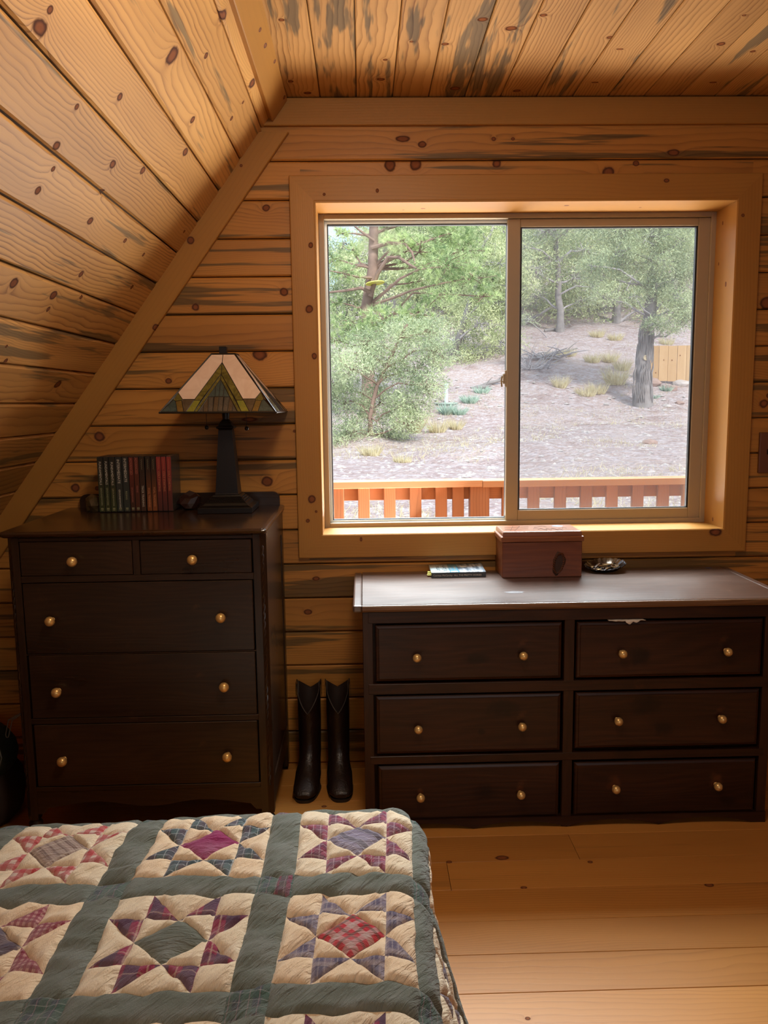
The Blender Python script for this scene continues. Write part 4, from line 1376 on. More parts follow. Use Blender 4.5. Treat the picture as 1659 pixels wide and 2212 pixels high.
for i, (mt, t1, s1, o1, m1, t2, s2, o2, m2, wdt_, lab) in enumerate(CASES):
    fy = -0.160 + 0.0006 * i + random.uniform(-0.001, 0.001)
    wdt_ *= 1.335
    s1, s2, o1, o2 = s1 * 1.06, s2 * (0.80 if t2 == 'GROUNDWORK' and t1 == 'INTERMEDIATE' else 0.98), o1 * 1.06, o2 * 1.06
    cs = thing('video_case', lab, 'video case', (x + wdt_ / 2, fy, TZ), group='row of video cases on the tall chest')
    H = 0.202
    MB().box((-wdt_ / 2 + .0005, 0.0012, 0), (wdt_ / 2 - .0005, 0.136, H), 0.0016).build('case', M['case_black'] if i < 12 else M['case_clear'], cs)
    MB().box((-wdt_ / 2 + .0010, 0.0, 0.003), (wdt_ / 2 - .0010, 0.0016, H - 0.003), 0.0004).build('spine_insert', M[mt], cs)
    for tx, sz, of, mm_ in ((t1, s1, o1, m1), (t2, s2, o2, m2)):
        if tx:
            sz *= 0.66
            link('lettering', text_mesh(tx, sz, M[mm_]), cs, mat4=Matrix.Translation((-sz * 0.34, -0.0004, H - of)) @ Matrix.Rotation(PI / 2, 4, 'X') @ Matrix.Rotation(-PI / 2, 4, 'Z'))
    if t1 is None:
        c = MB()
        c.tube([(0.0016 * math.sin(k * 1.9), -0.0004, H - 0.010 - k * 0.0022) for k in range(18)], 0.0005, 4)
        c.build('signature', M['let_dim'] if i < 10 else M['let_or'], cs)
    c = MB()
    c.box((-0.004, -0.0003, 0.007), (0.004, 0.0004, 0.0085)).box((-0.004, -0.0003, 0.0105), (-0.0008, 0.0004, 0.0165)).box((0.0008, -0.0003, 0.0105), (0.004, 0.0004, 0.0165))
    if i < 7:
        c.build('disc_mark', M['let_dim'], cs)
    else:
        c.bm.free()
    x += wdt_ + (0.0004 if i != 7 else 0.0030)

# --- rough crystals holding the row upright
def rock(name, loc, size, seed, mats, label, cat, squash=(1, 1, 1), detail=2, rough=0.5):
    bm = bmesh.new()
    bmesh.ops.create_icosphere(bm, subdivisions=detail, radius=1.0)
    P = np.array([v.co[:] for v in bm.verts])
    n1 = fbm(P * 1.6 + seed, 3)
    fac = np.abs(vnoise(P * 3.1 + seed * 2)) * 2
    P = P * (0.82 + rough * n1 + 0.25 * fac)[:, None] * np.array(squash) * size
    P[:, 2] = np.maximum(P[:, 2], -size * squash[2] * 0.55)
    P[:, 2] -= P[:, 2].min()
    for v, p in zip(bm.verts, P):
        v.co = p
    me = bpy.data.meshes.new(name)
    bm.to_mesh(me)
    bm.free()
    me.materials.append(mats)
    o = link(name, me, None, loc)
    return tag(o, label, cat) if label else o


M['crys_a'] = plain('amber_crystal', (0.075, 0.048, 0.020), 0.34, var=0.5, scale=50)
M['crys_b'] = plain('dark_red_crystal', (0.030, 0.010, 0.007), 0.36, var=0.5, scale=50)
rock('rough_crystal', (-0.992, -0.122, TZ), 0.046, 3.0, M['crys_a'], 'amber coloured rough crystal at the left end of the video cases', 'crystal', (0.80, 0.9, 0.95))
rock('rough_crystal', (-0.648, -0.105, TZ), 0.052, 8.0, M['crys_b'], 'dark red rough crystal between the video cases and the lamp', 'crystal', (0.92, 0.9, 0.88))

# ------------------------------------------------------------------ cowboy boots
M['leather'] = plain('dark_leather', (0.015, 0.0065, 0.0042), 0.38, 0.0, 0.35, var=0.35, scale=40)
_l = NT('creased_leather')
_ln = _l.noise(_l.objco(), 38.0, 4.0, 0.6, 0.8)
_l.bump(_ln, 0.5, 0.006)
M['leather'] = _l.set(_l.mix(_l.noise(_l.objco(), 14.0, 3.0), (0.010, 0.0042, 0.0028), (0.026, 0.011, 0.007)), 0.36, 0.0, 0.4)
M['leather_in'] = plain('boot_lining', (0.030, 0.014, 0.009), 0.7, var=0.2)
M['sole'] = plain('boot_sole', (0.022, 0.012, 0.008), 0.55)
M['piping'] = plain('pale_piping', (0.14, 0.12, 0.10), 0.5)


def boot(loc, rz, mirror, label):
    root = thing('cowboy_boot', label, 'boot', loc, rz, 'pair of cowboy boots on the floor')
    N = 32

    def sec(c, ax, wx, wy, tilt, z=None):
        return c, ax, wx, wy, tilt
    # toe points to -y. Sections: centre (y,z), half width x, half length along the local axis, tilt from vertical
    S = [(-0.246, 0.020, 0.022, 0.008, 88), (-0.241, 0.022, 0.032, 0.012, 85), (-0.225, 0.026, 0.043, 0.018, 82), (-0.195, 0.032, 0.046, 0.025, 78), (-0.155, 0.040, 0.047, 0.034, 70),
         (-0.115, 0.051, 0.048, 0.045, 58), (-0.080, 0.067, 0.043, 0.058, 44), (-0.055, 0.085, 0.041, 0.066, 30), (-0.040, 0.110, 0.042, 0.066, 15), (-0.034, 0.145, 0.042, 0.062, 4),
         (-0.032, 0.190, 0.043, 0.062, 0), (-0.032, 0.235, 0.044, 0.065, 0), (-0.032, 0.275, 0.044, 0.067, 0), (-0.032, 0.310, 0.044, 0.068, 0), (-0.032, 0.345, 0.045, 0.069, 0), (-0.032, 0.378, 0.046, 0.070, 0)]
    rings = []
    for q, (cy, cz, wx, wy, tl) in enumerate(S):
        t_ = math.radians(tl)
        rg = []
        for k in range(N):
            a = 2 * PI * k / N
            lx, lv = wx * math.copysign(abs(math.sin(a)) ** 0.9, math.sin(a)), -wy * math.cos(a)
            # toe sections get a flat bottom
            y = cy + lv * math.cos(t_)
            z = cz - lv * math.sin(t_)
            if q < 8:
                z = max(z, 0.012 + (0.022 if y > -0.06 else 0.0))
            if q >= 13:     # scalloped mouth: deep V in front and behind
                dep = (q - 12) / 3.0
                af = min(a, 2 * PI - a)
                dip = 0.090 * max(0.0, 1 - af / 1.30) if af < PI / 2 else 0.036 * max(0.0, 1 - (PI - af) / 1.15)
                dip += 0.016 * max(0.0, 1 - abs(af - PI / 2) / 0.30) * 0.0 + 0.010 * max(0.0, abs(math.cos(a)) - 0.25)
                dip += 0.007 * math.exp(-((af - PI / 2) / 0.22) ** 2)
                z -= dip * dep
            xo = 0.006 * mirror * max(0, (-y - 0.08) / 0.16)
            rg.append((lx + xo, y, z))
        rings.append(rg)
    # heel counter: push the back of low sections down to the heel
    inner = [[(p[0] * 0.94, -0.032 + (p[1] + 0.032) * 0.95, p[2] - 0.002) for p in rings[k]] for k in (15, 14, 13, 12, 11)]
    up = MB().loft(rings + [], cap=False)
    up.bm.faces.new([up.bm.verts.new(p) for p in rings[0]])
    upper = up.build('upper', M['leather'], root, smooth=True)
    MB().loft([rings[15]] + inner, cap=False).build('lining', M['leather_in'], root, smooth=True)
    # stitched ridges across the vamp
    c = MB()
    for j in range(5):
        q = 3.2 + j * 0.35
        i0 = int(q)
        f = q - i0
        pts = []
        for k in range(-7, 8):
            kk = (N // 2 + k) % N
            p = np.array(rings[i0][kk]) * (1 - f) + np.array(rings[i0 + 1][kk]) * f
            pts.append(p + np.array([0, -0.0002, 0.0004]))
        c.tube(pts, 0.0012, 5)
    c.build('vamp_stitching', M['leather'], upper, smooth=True)
    c = MB()
    c.tube([np.array(p) + np.array([0, 0, 0.001]) for p in rings[15]] + [np.array(rings[15][0]) + np.array([0, 0, 0.001])], 0.0013, 5)
    c.build('piping', M['leather_in'], upper, smooth=True)
    c = MB()
    for s_ in (-1, 1):
        k0 = N // 4 if s_ > 0 else 3 * N // 4
        for dk in (-3, -2, 2, 3):
            p = np.array(rings[15][k0 + dk])
            p2 = np.array(rings[14][k0 + dk])
            p3 = np.array(rings[13][k0 + dk])
            if dk > 0 and s_ > 0 or dk < 0 and s_ < 0:
                continue
    c.bm.free()
    # pull straps: loops at both sides of the mouth
    for s_ in (-1, 1):
        c = MB()
        x0 = s_ * 0.0455
        y = -0.036
        pts = [(s_ * a_, 0.0, z_) for a_, z_ in ((0.0405, 0.330), (0.0412, 0.368), (0.0425, 0.386), (0.0455, 0.391), (0.0480, 0.384), (0.0485, 0.350), (0.0482, 0.328))]
        rg = [[(p[0], y - 0.010, p[2]), (p[0] + s_ * 0.0010, y - 0.010, p[2] + 0.0006), (p[0] + s_ * 0.0010, y + 0.012, p[2] + 0.0006), (p[0], y + 0.012, p[2])] for p in pts]
        c.loft(rg)
        st = c.build('pull_strap', M['leather'], root)
        c = MB()
        for dy in (-0.0115, 0.0135):
            c.tube([(s_ * 0.0400, -0.0355 + dy * 0.9, 0.335 + 0.016 * j) for j in range(4)], 0.0008, 4)
        c.build('strap_piping', M['piping'], st)
    # pale topline along the front V
    c = MB()
    pts = [np.array(rings[15][k % N]) for k in range(-6, 7)]
    pts = [p + np.array([0, -0.0016, -0.002]) for p in pts]
    # front of the ring is k = 0 (cos = 1 -> -y)
    c.tube(pts, 0.0009, 4)
    c.build('front_piping', M['piping'], upper)
    # sole and heel
    out = []
    for k in range(40):
        a = 2 * PI * k / 40
        y = -0.112 - 0.142 * math.cos(a)
        w_ = 0.0505 * (abs(math.sin(a)) ** 0.62) * (1.0 if y < -0.12 else 0.88 - 0.10 * math.exp(-((y + 0.07) / 0.04) ** 2))
        out.append((math.copysign(w_, math.sin(a)) + 0.006 * mirror * max(0, (-y - 0.08) / 0.16), y))
    c = MB()
    c.loft([[(x_, y_, 0.004 + (0.020 if y_ > -0.06 else max(0, (y_ + 0.13)) * 0.28)) for x_, y_ in out], [(x_ * 1.01, y_, 0.013 + (0.020 if y_ > -0.06 else max(0, (y_ + 0.13)) * 0.28)) for x_, y_ in out]])
    c.build('sole', M['sole'], root, smooth=True)
    MB().loft([[(x_ * 0.9, -0.004 + (y_ + 0.004) * 0.9, 0.0) for x_, y_ in [(0.034 * math.sin(2 * PI * k / 20), -0.012 - 0.042 * math.cos(2 * PI * k / 20)) for k in range(20)]],
               [(0.036 * math.sin(2 * PI * k / 20), -0.012 - 0.044 * math.cos(2 * PI * k / 20), 0.026) for k in range(20)]]).build('heel', M['sole'], root, smooth=True)
    # sit the toe's sole on the floor: heel and sole bottom both at z = 0
    for ch in root.children:
        if ch.name.split('.')[0] == 'sole':
            ch.location.z = -0.004
    return root


boot((-0.226, -0.060, 0.0), math.radians(-1.5), -1, 'left of the two dark brown leather cowboy boots standing by the tall chest')
boot((-0.118, -0.060, 0.0), math.radians(2.0), 1, 'right of the two dark brown leather cowboy boots standing by the wide dresser')

# ------------------------------------------------------------------ bag left of the chest
M['bag_g'] = plain('dark_green_cloth', (0.030, 0.036, 0.022), 0.85, var=0.3, scale=90)
M['bag_b'] = plain('dark_brown_cloth', (0.030, 0.017, 0.013), 0.8, var=0.3, scale=60)
M['cord'] = plain('pale_cord', (0.16, 0.14, 0.11), 0.7)
BG = np.array([-1.378, -0.36, 0.0])
bag = thing('duffel_bag', 'dark green and brown bag with pale cord loops left of the tall chest', 'bag', BG)


def blob_rings(rows, n=28):
    out = []
    for z, rx, ry in rows:
        out.append([(rx * math.copysign(abs(math.cos(2 * PI * k / n)) ** 0.75, math.cos(2 * PI * k / n)) * (1 + 0.03 * math.sin(5 * k + z * 40)), ry * math.copysign(abs(math.sin(2 * PI * k / n)) ** 0.75, math.sin(2 * PI * k / n)) * (1 + 0.03 * math.cos(3 * k + z * 30)), z + 0.004 * math.sin(k * 1.3)) for k in range(n)])
    return out


MB().loft(blob_rings([(0.004, 0.115, 0.12), (0.03, 0.135, 0.15), (0.09, 0.140, 0.155), (0.15, 0.132, 0.150), (0.185, 0.115, 0.135)])).build('base', M['bag_b'], bag, smooth=True)
MB().loft(blob_rings([(0.165, 0.095, 0.115), (0.19, 0.120, 0.142), (0.22, 0.124, 0.145), (0.265, 0.116, 0.135), (0.31, 0.090, 0.11), (0.335, 0.05, 0.06)])).build('flap', M['bag_g'], bag, smooth=True)
for dy, z0, z1, dx in ((-0.075, 0.200, 0.315, 0.116), (-0.015, 0.305, 0.430, 0.134)):
    c = MB()
    tx = 0.2505 if z1 > 0.4 else dx - 0.004
    c.tube([(tx, dy, z1), (dx + 0.010, dy - 0.006, (z0 + z1) / 2), (dx - 0.004, dy - 0.008, z0 + 0.010), (dx - 0.007, dy - 0.008, z0 + 0.002), (dx - 0.010, dy - 0.008, z0), (dx - 0.014, dy - 0.008, z0 + 0.004), (dx - 0.015, dy - 0.008, z0 + 0.012), (dx - 0.003, dy - 0.006, (z0 + z1) / 2), (tx - (0.0 if z1 > 0.4 else 0.012), dy + 0.012, z1)], 0.0020, 8)
    c.build('cord_loop', M['cord'], bag, smooth=True)

# ------------------------------------------------------------------ switch plate at the right edge
M['plate'] = plain('brown_plate', (0.14, 0.050, 0.022), 0.4)
sw = thing('switch_plate', 'brown wooden switch plate on the wall right of the window', 'switch plate', (1.59, 0.012, 1.232))
MB().box((-0.058, -0.006, -0.079), (0.058, 0.0075, 0.079), 0.003, 2).build('plate', M['plate'], sw)
for dx in (-0.024, 0.024):
    MB().box((dx - 0.005, -0.014, -0.006), (dx + 0.005, -0.005, 0.014), 0.001).build('toggle', M['bronze'], sw)
# ------------------------------------------------------------------ bed and quilt
QO = np.array([-0.483, -1.712]); QU = np.array([0.301, 0.010]); QV = np.array([0.010, 0.2985]); QZ = 0.560
PIT = 0.30
UF, VF, RF, RV, AMAX = 1.70, 0.72, 0.085, 0.150, math.radians(72)
uh, vh = QU / np.linalg.norm(QU), QV / np.linalg.norm(QV)


def quilt_surface(uv, puff=0.0):
    """World points of the quilt for block coordinates uv (N,2); puff lifts along the normal."""
    uv = np.asarray(uv, float)
    u, v = uv[:, 0], uv[:, 1]
    # the quilt lies a little askew
    wu = 0.05 * vnoise(np.stack([u * 0.9 + 5, v * 0.9, 0 * u], 1)) 
    wv = 0.07 * vnoise(np.stack([u * 0.8 + 11, v * 0.7, 0 * u + 3.3], 1)) * np.clip(1.2 - np.abs(u - 1.0) * 0.3, 0, 1)
    u, v = u + wu, v + wv
    du, dv = np.maximum(0, u - UF) * PIT, np.maximum(0, v - VF) * PIT
    s = np.hypot(du, dv) + 1e-9
    hy2 = (dv / s) ** 2
    rr = RF * (1 - hy2) + RV * hy2
    am = AMAX + math.radians(17) * np.clip((v + 0.25) / 0.9, 0, 1)
    a = np.minimum(s / rr, am)
    rest = np.maximum(0, s - rr * am)
    lat = rr * np.sin(a) + rest * np.cos(am)
    drop = rr * (1 - np.cos(a)) + rest * np.sin(am)
    # hanging folds on the side
    along = np.where(du > dv, v, u)
    lat = lat + np.clip(rest / 0.25, 0, 1) * 0.014 * np.sin(along * 5.2 + 1.0 + 1.5 * np.sin(along * 2.1))
    hx, hy = du / s, dv / s
    uc, vc = np.minimum(u, UF), np.minimum(v, VF)
    xy = QO + uc[:, None] * QU + vc[:, None] * QV + (hx * lat)[:, None] * uh + (hy * lat)[:, None] * vh
    nz = np.cos(a)
    nx = np.sin(a)
    nrm = np.stack([nx * (hx * uh[0] + hy * vh[0]), nx * (hx * uh[1] + hy * vh[1]), nz], 1)
    X, Y = uv[:, 0] * PIT, uv[:, 1] * PIT
    big = 0.007 * fbm(np.stack([X * 4.0, Y * 4.0, 0 * X + 1.7], 1), 2)
    dg1, dg2 = (X * 0.80 - Y * 0.60), (X * 0.60 + Y * 0.80)
    puck = 0.0130 * fbm(np.stack([dg1 * 40.0, dg2 * 9.0, 0 * X + 4.1], 1), 2)
    insash = np.minimum(np.abs(uv[:, 0] - np.round(uv[:, 0])), 9) < 0.106
    puck2 = np.where(insash, 0.010, 0.0045) * fbm(np.stack([X * 12.0, Y * 62.0, 0 * X + 9.1], 1), 2)
    calm = 1 - 0.6 * np.clip(a / 0.9, 0, 1)
    puck, puck2 = puck * calm, puck2 * calm
    p = np.stack([xy[:, 0], xy[:, 1], QZ - drop], 1)
    return p + nrm * (big + puck + puck2 + puff)[:, None]


def fabric(name, base, lines=(), wov=0.12, check=None):
    """Woven cotton. lines: (axis, period, phase, width, colour, strength) in metres of the patch's own UV."""
    n = NT(name)
    uvn = n.node('ShaderNodeUVMap')
    uvn.uv_map = 'UVMap'
    co = n.sep(uvn.outputs[0])
    c = n.node('ShaderNodeRGB')
    c.outputs[0].default_value = (*base, 1)
    c = c.outputs[0]
    for ax, per, ph, wd, colr, st in lines:
        f = n.math('FRACT', n.math('MULTIPLY_ADD', co[ax], 1.0 / per, ph))
        f = n.math('ABSOLUTE', n.math('SUBTRACT', f, 0.5))
        f = n.math('SUBTRACT', 1.0, n.smooth(f, wd * 0.5 - 0.02, wd * 0.5 + 0.02))
        c = n.mix(n.math('MULTIPLY', f, st), c, colr)
    fade = n.noise(n.objco(), 11.0, 4.0, 0.6)
    c = n.mix(n.math('MULTIPLY', n.smooth(fade, 0.35, 0.75), 0.28), c, tuple(min(1, 0.5 * x + 0.28) for x in base))
    wv = n.noise(n.comb(n.math('MULTIPLY', co[0], 900.0), n.math('MULTIPLY', co[1], 260.0), 0.0), 1.0, 1.0)
    c = n.mix(wov, c, n.mix(1.0, c, n.comb(wv, wv, wv), 'MULTIPLY'))
    ra = n.math('SUBTRACT', n.math('MULTIPLY', co[0], 0.8), n.math('MULTIPLY', co[1], 0.6))
    rb_ = n.math('ADD', n.math('MULTIPLY', co[0], 0.6), n.math('MULTIPLY', co[1], 0.8))
    pk = n.noise(n.comb(n.math('MULTIPLY', ra, 120.0), n.math('MULTIPLY', rb_, 22.0), 0.0), 1.0, 3.0, 0.6, 0.6)
    n.bump(n.math('MULTIPLY_ADD', wv, 0.12, pk), 0.9, 0.008)
    n.set(c, 0.92, 0.0, 0.15)
    n.bsdf.inputs['Sheen Weight'].default_value = 0.15
    return n.mat


CR = (0.78, 0.64, 0.455)
GRN = (0.128, 0.140, 0.112)
BUR = (0.27, 0.030, 0.075)
NAV = (0.045, 0.050, 0.085)
M['q_cream'] = fabric('cotton_cream', CR)
M['q_cream2'] = fabric('cotton_cream_warm', (0.80, 0.61, 0.41))
M['q_green'] = fabric('cotton_grey_green', GRN)
M['q_wine'] = fabric('cotton_wine', (0.27, 0.020, 0.105))
M['q_tealpl'] = fabric('plaid_teal', (0.060, 0.10, 0.105), [(0, .034, .0, .5, (0.10, 0.055, 0.085), .7), (1, .034, .3, .45, (0.03, 0.04, 0.055), .6), (0, .017, .2, .08, (0.55, 0.55, 0.55), .6), (1, .017, .6, .08, (0.5, 0.52, 0.55), .6)])
M['q_burpl'] = fabric('plaid_burgundy', BUR, [(0, .045, .1, .5, NAV, .75), (1, .05, .4, .40, (0.07, 0.03, 0.06), .7), (0, .045, .55, .06, (0.55, 0.40, 0.30), .55), (1, .05, .1, .05, (0.50, 0.36, 0.28), .5)])
M['q_burpl2'] = fabric('plaid_rose', (0.27, 0.040, 0.085), [(0, .030, .1, .45, (0.16, 0.06, 0.10), .7), (1, .030, .4, .40, (0.12, 0.05, 0.10), .6), (0, .015, .5, .12, (0.55, 0.42, 0.45), .5), (1, .015, .2, .12, (0.50, 0.40, 0.42), .5)])
M['q_redging'] = fabric('check_red_white', (0.62, 0.47, 0.40), [(0, .022, .0, .5, (0.42, 0.02, 0.03), .78), (1, .022, .0, .5, (0.42, 0.02, 0.03), .70)])
M['q_wineging'] = fabric('check_wine_small', (0.48, 0.26, 0.24), [(0, .0095, .0, .5, (0.24, 0.02, 0.06), .75), (1, .0095, .0, .5, (0.22, 0.02, 0.05), .70)])
M['q_redpl'] = fabric('plaid_red', (0.48, 0.022, 0.038), [(0, .036, .0, .34, (0.45, 0.40, 0.38), .55), (1, .036, .3, .34, (0.48, 0.42, 0.38), .55), (0, .036, .5, .16, (0.10, 0.075, 0.06), .7), (1, .036, .8, .16, (0.10, 0.075, 0.06), .6)])
M['q_lav'] = fabric('plaid_lavender', (0.185, 0.145, 0.195), [(0, .030, .1, .40, (0.075, 0.065, 0.13), .7), (1, .030, .2, .35, (0.40, 0.33, 0.33), .55), (0, .010, .4, .2, (0.45, 0.38, 0.36), .4), (1, .010, .2, .2, (0.08, 0.06, 0.11), .4)])
M['q_lavst'] = fabric('stripe_lavender', (0.25, 0.215, 0.30), [(1, .040, .2, .42, (0.075, 0.060, 0.080), .8), (1, .013, .2, .18, (0.45, 0.40, 0.46), .5), (0, .020, .1, .1, (0.12, 0.10, 0.16), .5)])
M['q_brst'] = fabric('stripe_brown', (0.36, 0.26, 0.22), [(1, .016, .2, .42, (0.16, 0.095, 0.085), .8), (1, .005, .2, .3, (0.55, 0.45, 0.38), .35), (0, .05, .1, .08, (0.60, 0.50, 0.42), .5)])
M['q_navpl'] = fabric('plaid_navy_cream', (0.33, 0.25, 0.22), [(0, .05, .0, .45, (0.060, 0.050, 0.095), .8), (1, .05, .2, .40, (0.10, 0.075, 0.11), .7), (0, .025, .4, .06, (0.06, 0.045, 0.05), .8)])
M['q_grpl'] = fabric('plaid_green', (0.075, 0.105, 0.085), [(0, .030, .0, .42, (0.050, 0.055, 0.075), .75), (1, .030, .2, .40, (0.055, 0.10, 0.075), .7), (0, .015, .3, .08, (0.36, 0.20, 0.24), .5), (1, .015, .5, .08, (0.42, 0.42, 0.40), .35)])
M['q_wpl'] = fabric('plaid_wine_green', (0.19, 0.045, 0.075), [(0, .030, .0, .42, (0.055, 0.095, 0.080), .7), (1, .030, .2, .40, (0.10, 0.04, 0.07), .6), (0, .015, .3, .08, (0.40, 0.32, 0.32), .5)])
M['q_back'] = fabric('quilt_backing', (0.50, 0.40, 0.29))

QL = np.array([-0.62, -2.15, 0.0])
quilt = thing('quilt', 'patchwork quilt of sawtooth stars with grey-green sashing spread over the bed', 'quilt', QL)


def patch(name, pts, mat, sub, parent, puff=0.0065, rot=0.0):
    """A sewn patch: polygon of 3 or 4 block-coordinate corners, puffed between its seams."""
    pts = np.asarray(pts, float)
    if len(pts) == 3:
        idx, uvw = {}, []
        for i in range(sub + 1):
            for j in range(sub + 1 - i):
                idx[i, j] = len(uvw)
                uvw.append((i / sub, j / sub, 1 - (i + j) / sub))
        W = np.array(uvw)
        uv = W @ pts
        edge = np.min(W, 1) * 3
        fs = []
        for i in range(sub):
            for j in range(sub - i):
                fs.append((idx[i, j], idx[i + 1, j], idx[i, j + 1]))
                if i + j < sub - 1:
                    fs.append((idx[i + 1, j], idx[i + 1, j + 1], idx[i, j + 1]))
    else:
        la, lb = np.linalg.norm(pts[1] - pts[0]), np.linalg.norm(pts[3] - pts[0])
        na = max(4, int(round(sub * min(4, max(1, la / max(lb, 1e-6))))))
        nb = max(4, int(round(sub * min(4, max(1, lb / max(la, 1e-6))))))
        uv, ed = [], []
        for i in range(na + 1):
            for j in range(nb + 1):
                a, b_ = i / na, j / nb
                uv.append((1 - a) * (1 - b_) * pts[0] + a * (1 - b_) * pts[1] + a * b_ * pts[2] + (1 - a) * b_ * pts[3])
                sc = min(la, lb)
                ed.append(min(a * la, (1 - a) * la, b_ * lb, (1 - b_) * lb) / sc * 2)
        uv, edge = np.array(uv), np.array(ed)
        fs = [(i * (nb + 1) + j, (i + 1) * (nb + 1) + j, (i + 1) * (nb + 1) + j + 1, i * (nb + 1) + j + 1) for i in range(na) for j in range(nb)]
    pf = np.clip(edge * 2.2, 0, 1)
    pf = puff * (1 - (1 - pf) ** 2) - 0.0012 * (edge < 1e-6)
    P = quilt_surface(uv, pf)
    n_ = np.cross(P[fs[0][1]] - P[fs[0][0]], P[fs[0][2]] - P[fs[0][0]])
    mid = P.mean(0)
    if n_[2] < -1e-9 or (abs(n_[2]) < 0.3 * np.linalg.norm(n_) and n_[0] + n_[1] < 0):
        fs = [f[::-1] for f in fs]
    c, s = math.cos(rot), math.sin(rot)
    t = uv * PIT
    tuv = np.stack([c * t[:, 0] - s * t[:, 1], s * t[:, 0] + c * t[:, 1]], 1)
    me = new_mesh(name, P - mid, fs, M[mat], True, uv=tuv)
    return link(name, me, parent, tuple(mid - QL))


HS = 0.105          # half a sashing strip, in block units
STYLE = {   # (column, row): centre fabric, star fabric, plaid follows the diamond
    (-1, 0): ('q_brst', 'q_redging'), (0, 0): ('q_wine', 'q_tealpl'), (1, 0): ('q_lavst', 'q_burpl2'), (2, 0): ('q_redpl', 'q_wpl'),
    (-1, -1): ('q_navpl', 'q_wineging'), (0, -1): ('q_green', 'q_burpl'), (1, -1): ('q_redpl', 'q_lav'), (2, -1): ('q_wine', 'q_lav'),
    (-1, -2): ('q_lavst', 'q_tealpl'), (0, -2): ('q_wine', 'q_redging'), (1, -2): ('q_tealpl', 'q_burpl'), (2, -2): ('q_brst', 'q_lav')}
for (ci, ri), (cen_m, star_m) in STYLE.items():
    u0, u1, v0, v1 = ci + HS, ci + 1 - HS, ri + HS, ri + 1 - HS
    if ci == 2:
        u1 = 2.93
    detail = 9 if ri > -2 else 6

    def B(a, b_):
        j = 0.008 * math.sin(a * 17 + ci * 5.1 + b_ * 3) if 0.05 < a < 0.95 else 0
        k_ = 0.008 * math.sin(b_ * 19 + ri * 4.3 + a * 5) if 0.05 < b_ < 0.95 else 0
        return (u0 + (u1 - u0) * a + j * 0.7, v0 + (v1 - v0) * b_ + k_ * 0.7)
    c_, d_ = 0.25, 0.75
    crm = 'q_cream' if (ci + ri) % 2 else 'q_cream2'
    for a, b_ in ((0, 0), (d_, 0), (0, d_), (d_, d_)):
        patch('patch', [B(a, b_), B(a + c_, b_), B(a + c_, b_ + c_), B(a, b_ + c_)], crm, detail, quilt)
    dia = [B(0.5, c_), B(d_, 0.5), B(0.5, d_), B(c_, 0.5)]
    patch('patch', dia, cen_m, detail + 4, quilt, 0.006, PI / 4)
    for q, cor in enumerate(((d_, c_), (d_, d_), (c_, d_), (c_, c_))):
        patch('patch', [dia[q], B(*cor), dia[(q + 1) % 4]], crm, detail, quilt)
    for a0, a1, m_, w0, w1 in (((c_, c_), (d_, c_), (0.5, c_), (c_, 0), (d_, 0)), ((c_, d_), (d_, d_), (0.5, d_), (c_, 1), (d_, 1)),
                               ((c_, c_), (c_, d_), (c_, 0.5), (0, c_), (0, d_)), ((d_, c_), (d_, d_), (d_, 0.5), (1, c_), (1, d_))):
        patch('patch', [B(*w0), B(*m_), B(*w1)], crm, detail, quilt)
        patch('patch', [B(*w0), B(*a0), B(*m_)], star_m, detail, quilt, 0.004, 0.0)
        patch('patch', [B(*w1), B(*a1), B(*m_)], star_m, detail, quilt, 0.004, 0.0)
for ci in (-1, 0, 1, 2, 3):
    if ci == 3:
        for ri in range(-2, 1):
            patch('binding', [(2.93, ri - 0.0), (3.08, ri - 0.0), (3.08, ri + 1.0), (2.93, ri + 1.0)], 'q_green', 5, quilt, 0.006)
        continue
    for ri in range(-2, 2):
        if ri < 1:
            patch('sashing_strip', [(ci - HS, ri + HS), (ci + HS, ri + HS), (ci + HS, ri + 1 - HS), (ci - HS, ri + 1 - HS)], 'q_green', 7, quilt, 0.006)
        u1 = 2.93 if ci == 2 else ci + 1 - HS
        patch('sashing_strip', [(ci + HS, ri - HS), (u1, ri - HS), (u1, ri + HS), (ci + HS, ri + HS)], 'q_green', 7, quilt, 0.006)
        patch('cornerstone', [(ci - HS, ri - HS), (ci + HS, ri - HS), (ci + HS, ri + HS), (ci - HS, ri + HS)], 'q_wpl' if (ci, ri) in ((1, 1),) else 'q_grpl', 6, quilt, 0.004)
# a wine half to one cornerstone
patch('cornerstone', [(1.0, -HS * 0.98), (1 + HS * 0.95, -HS * 0.98), (1 + HS * 0.95, HS * 0.98), (1.0, HS * 0.98)], 'q_wpl', 5, quilt, 0.0052)
# the rest of the quilt: what hangs over the foot, and what lies outside the picture
gu, gv = np.linspace(-3.85, 3.06, 62), np.linspace(-4.9, 2.0, 58)
UVG = np.array([(a, b_) for a in gu for b_ in gv])
PG = quilt_surface(UVG, -0.0045)
nv = len(gv)
FG = [(i * nv + j, (i + 1) * nv + j, (i + 1) * nv + j + 1, i * nv + j + 1) for i in range(len(gu) - 1) for j in range(nv - 1)]
link('backing', new_mesh('backing', PG - QL, FG, M['q_back'], True, uv=UVG * PIT), quilt)
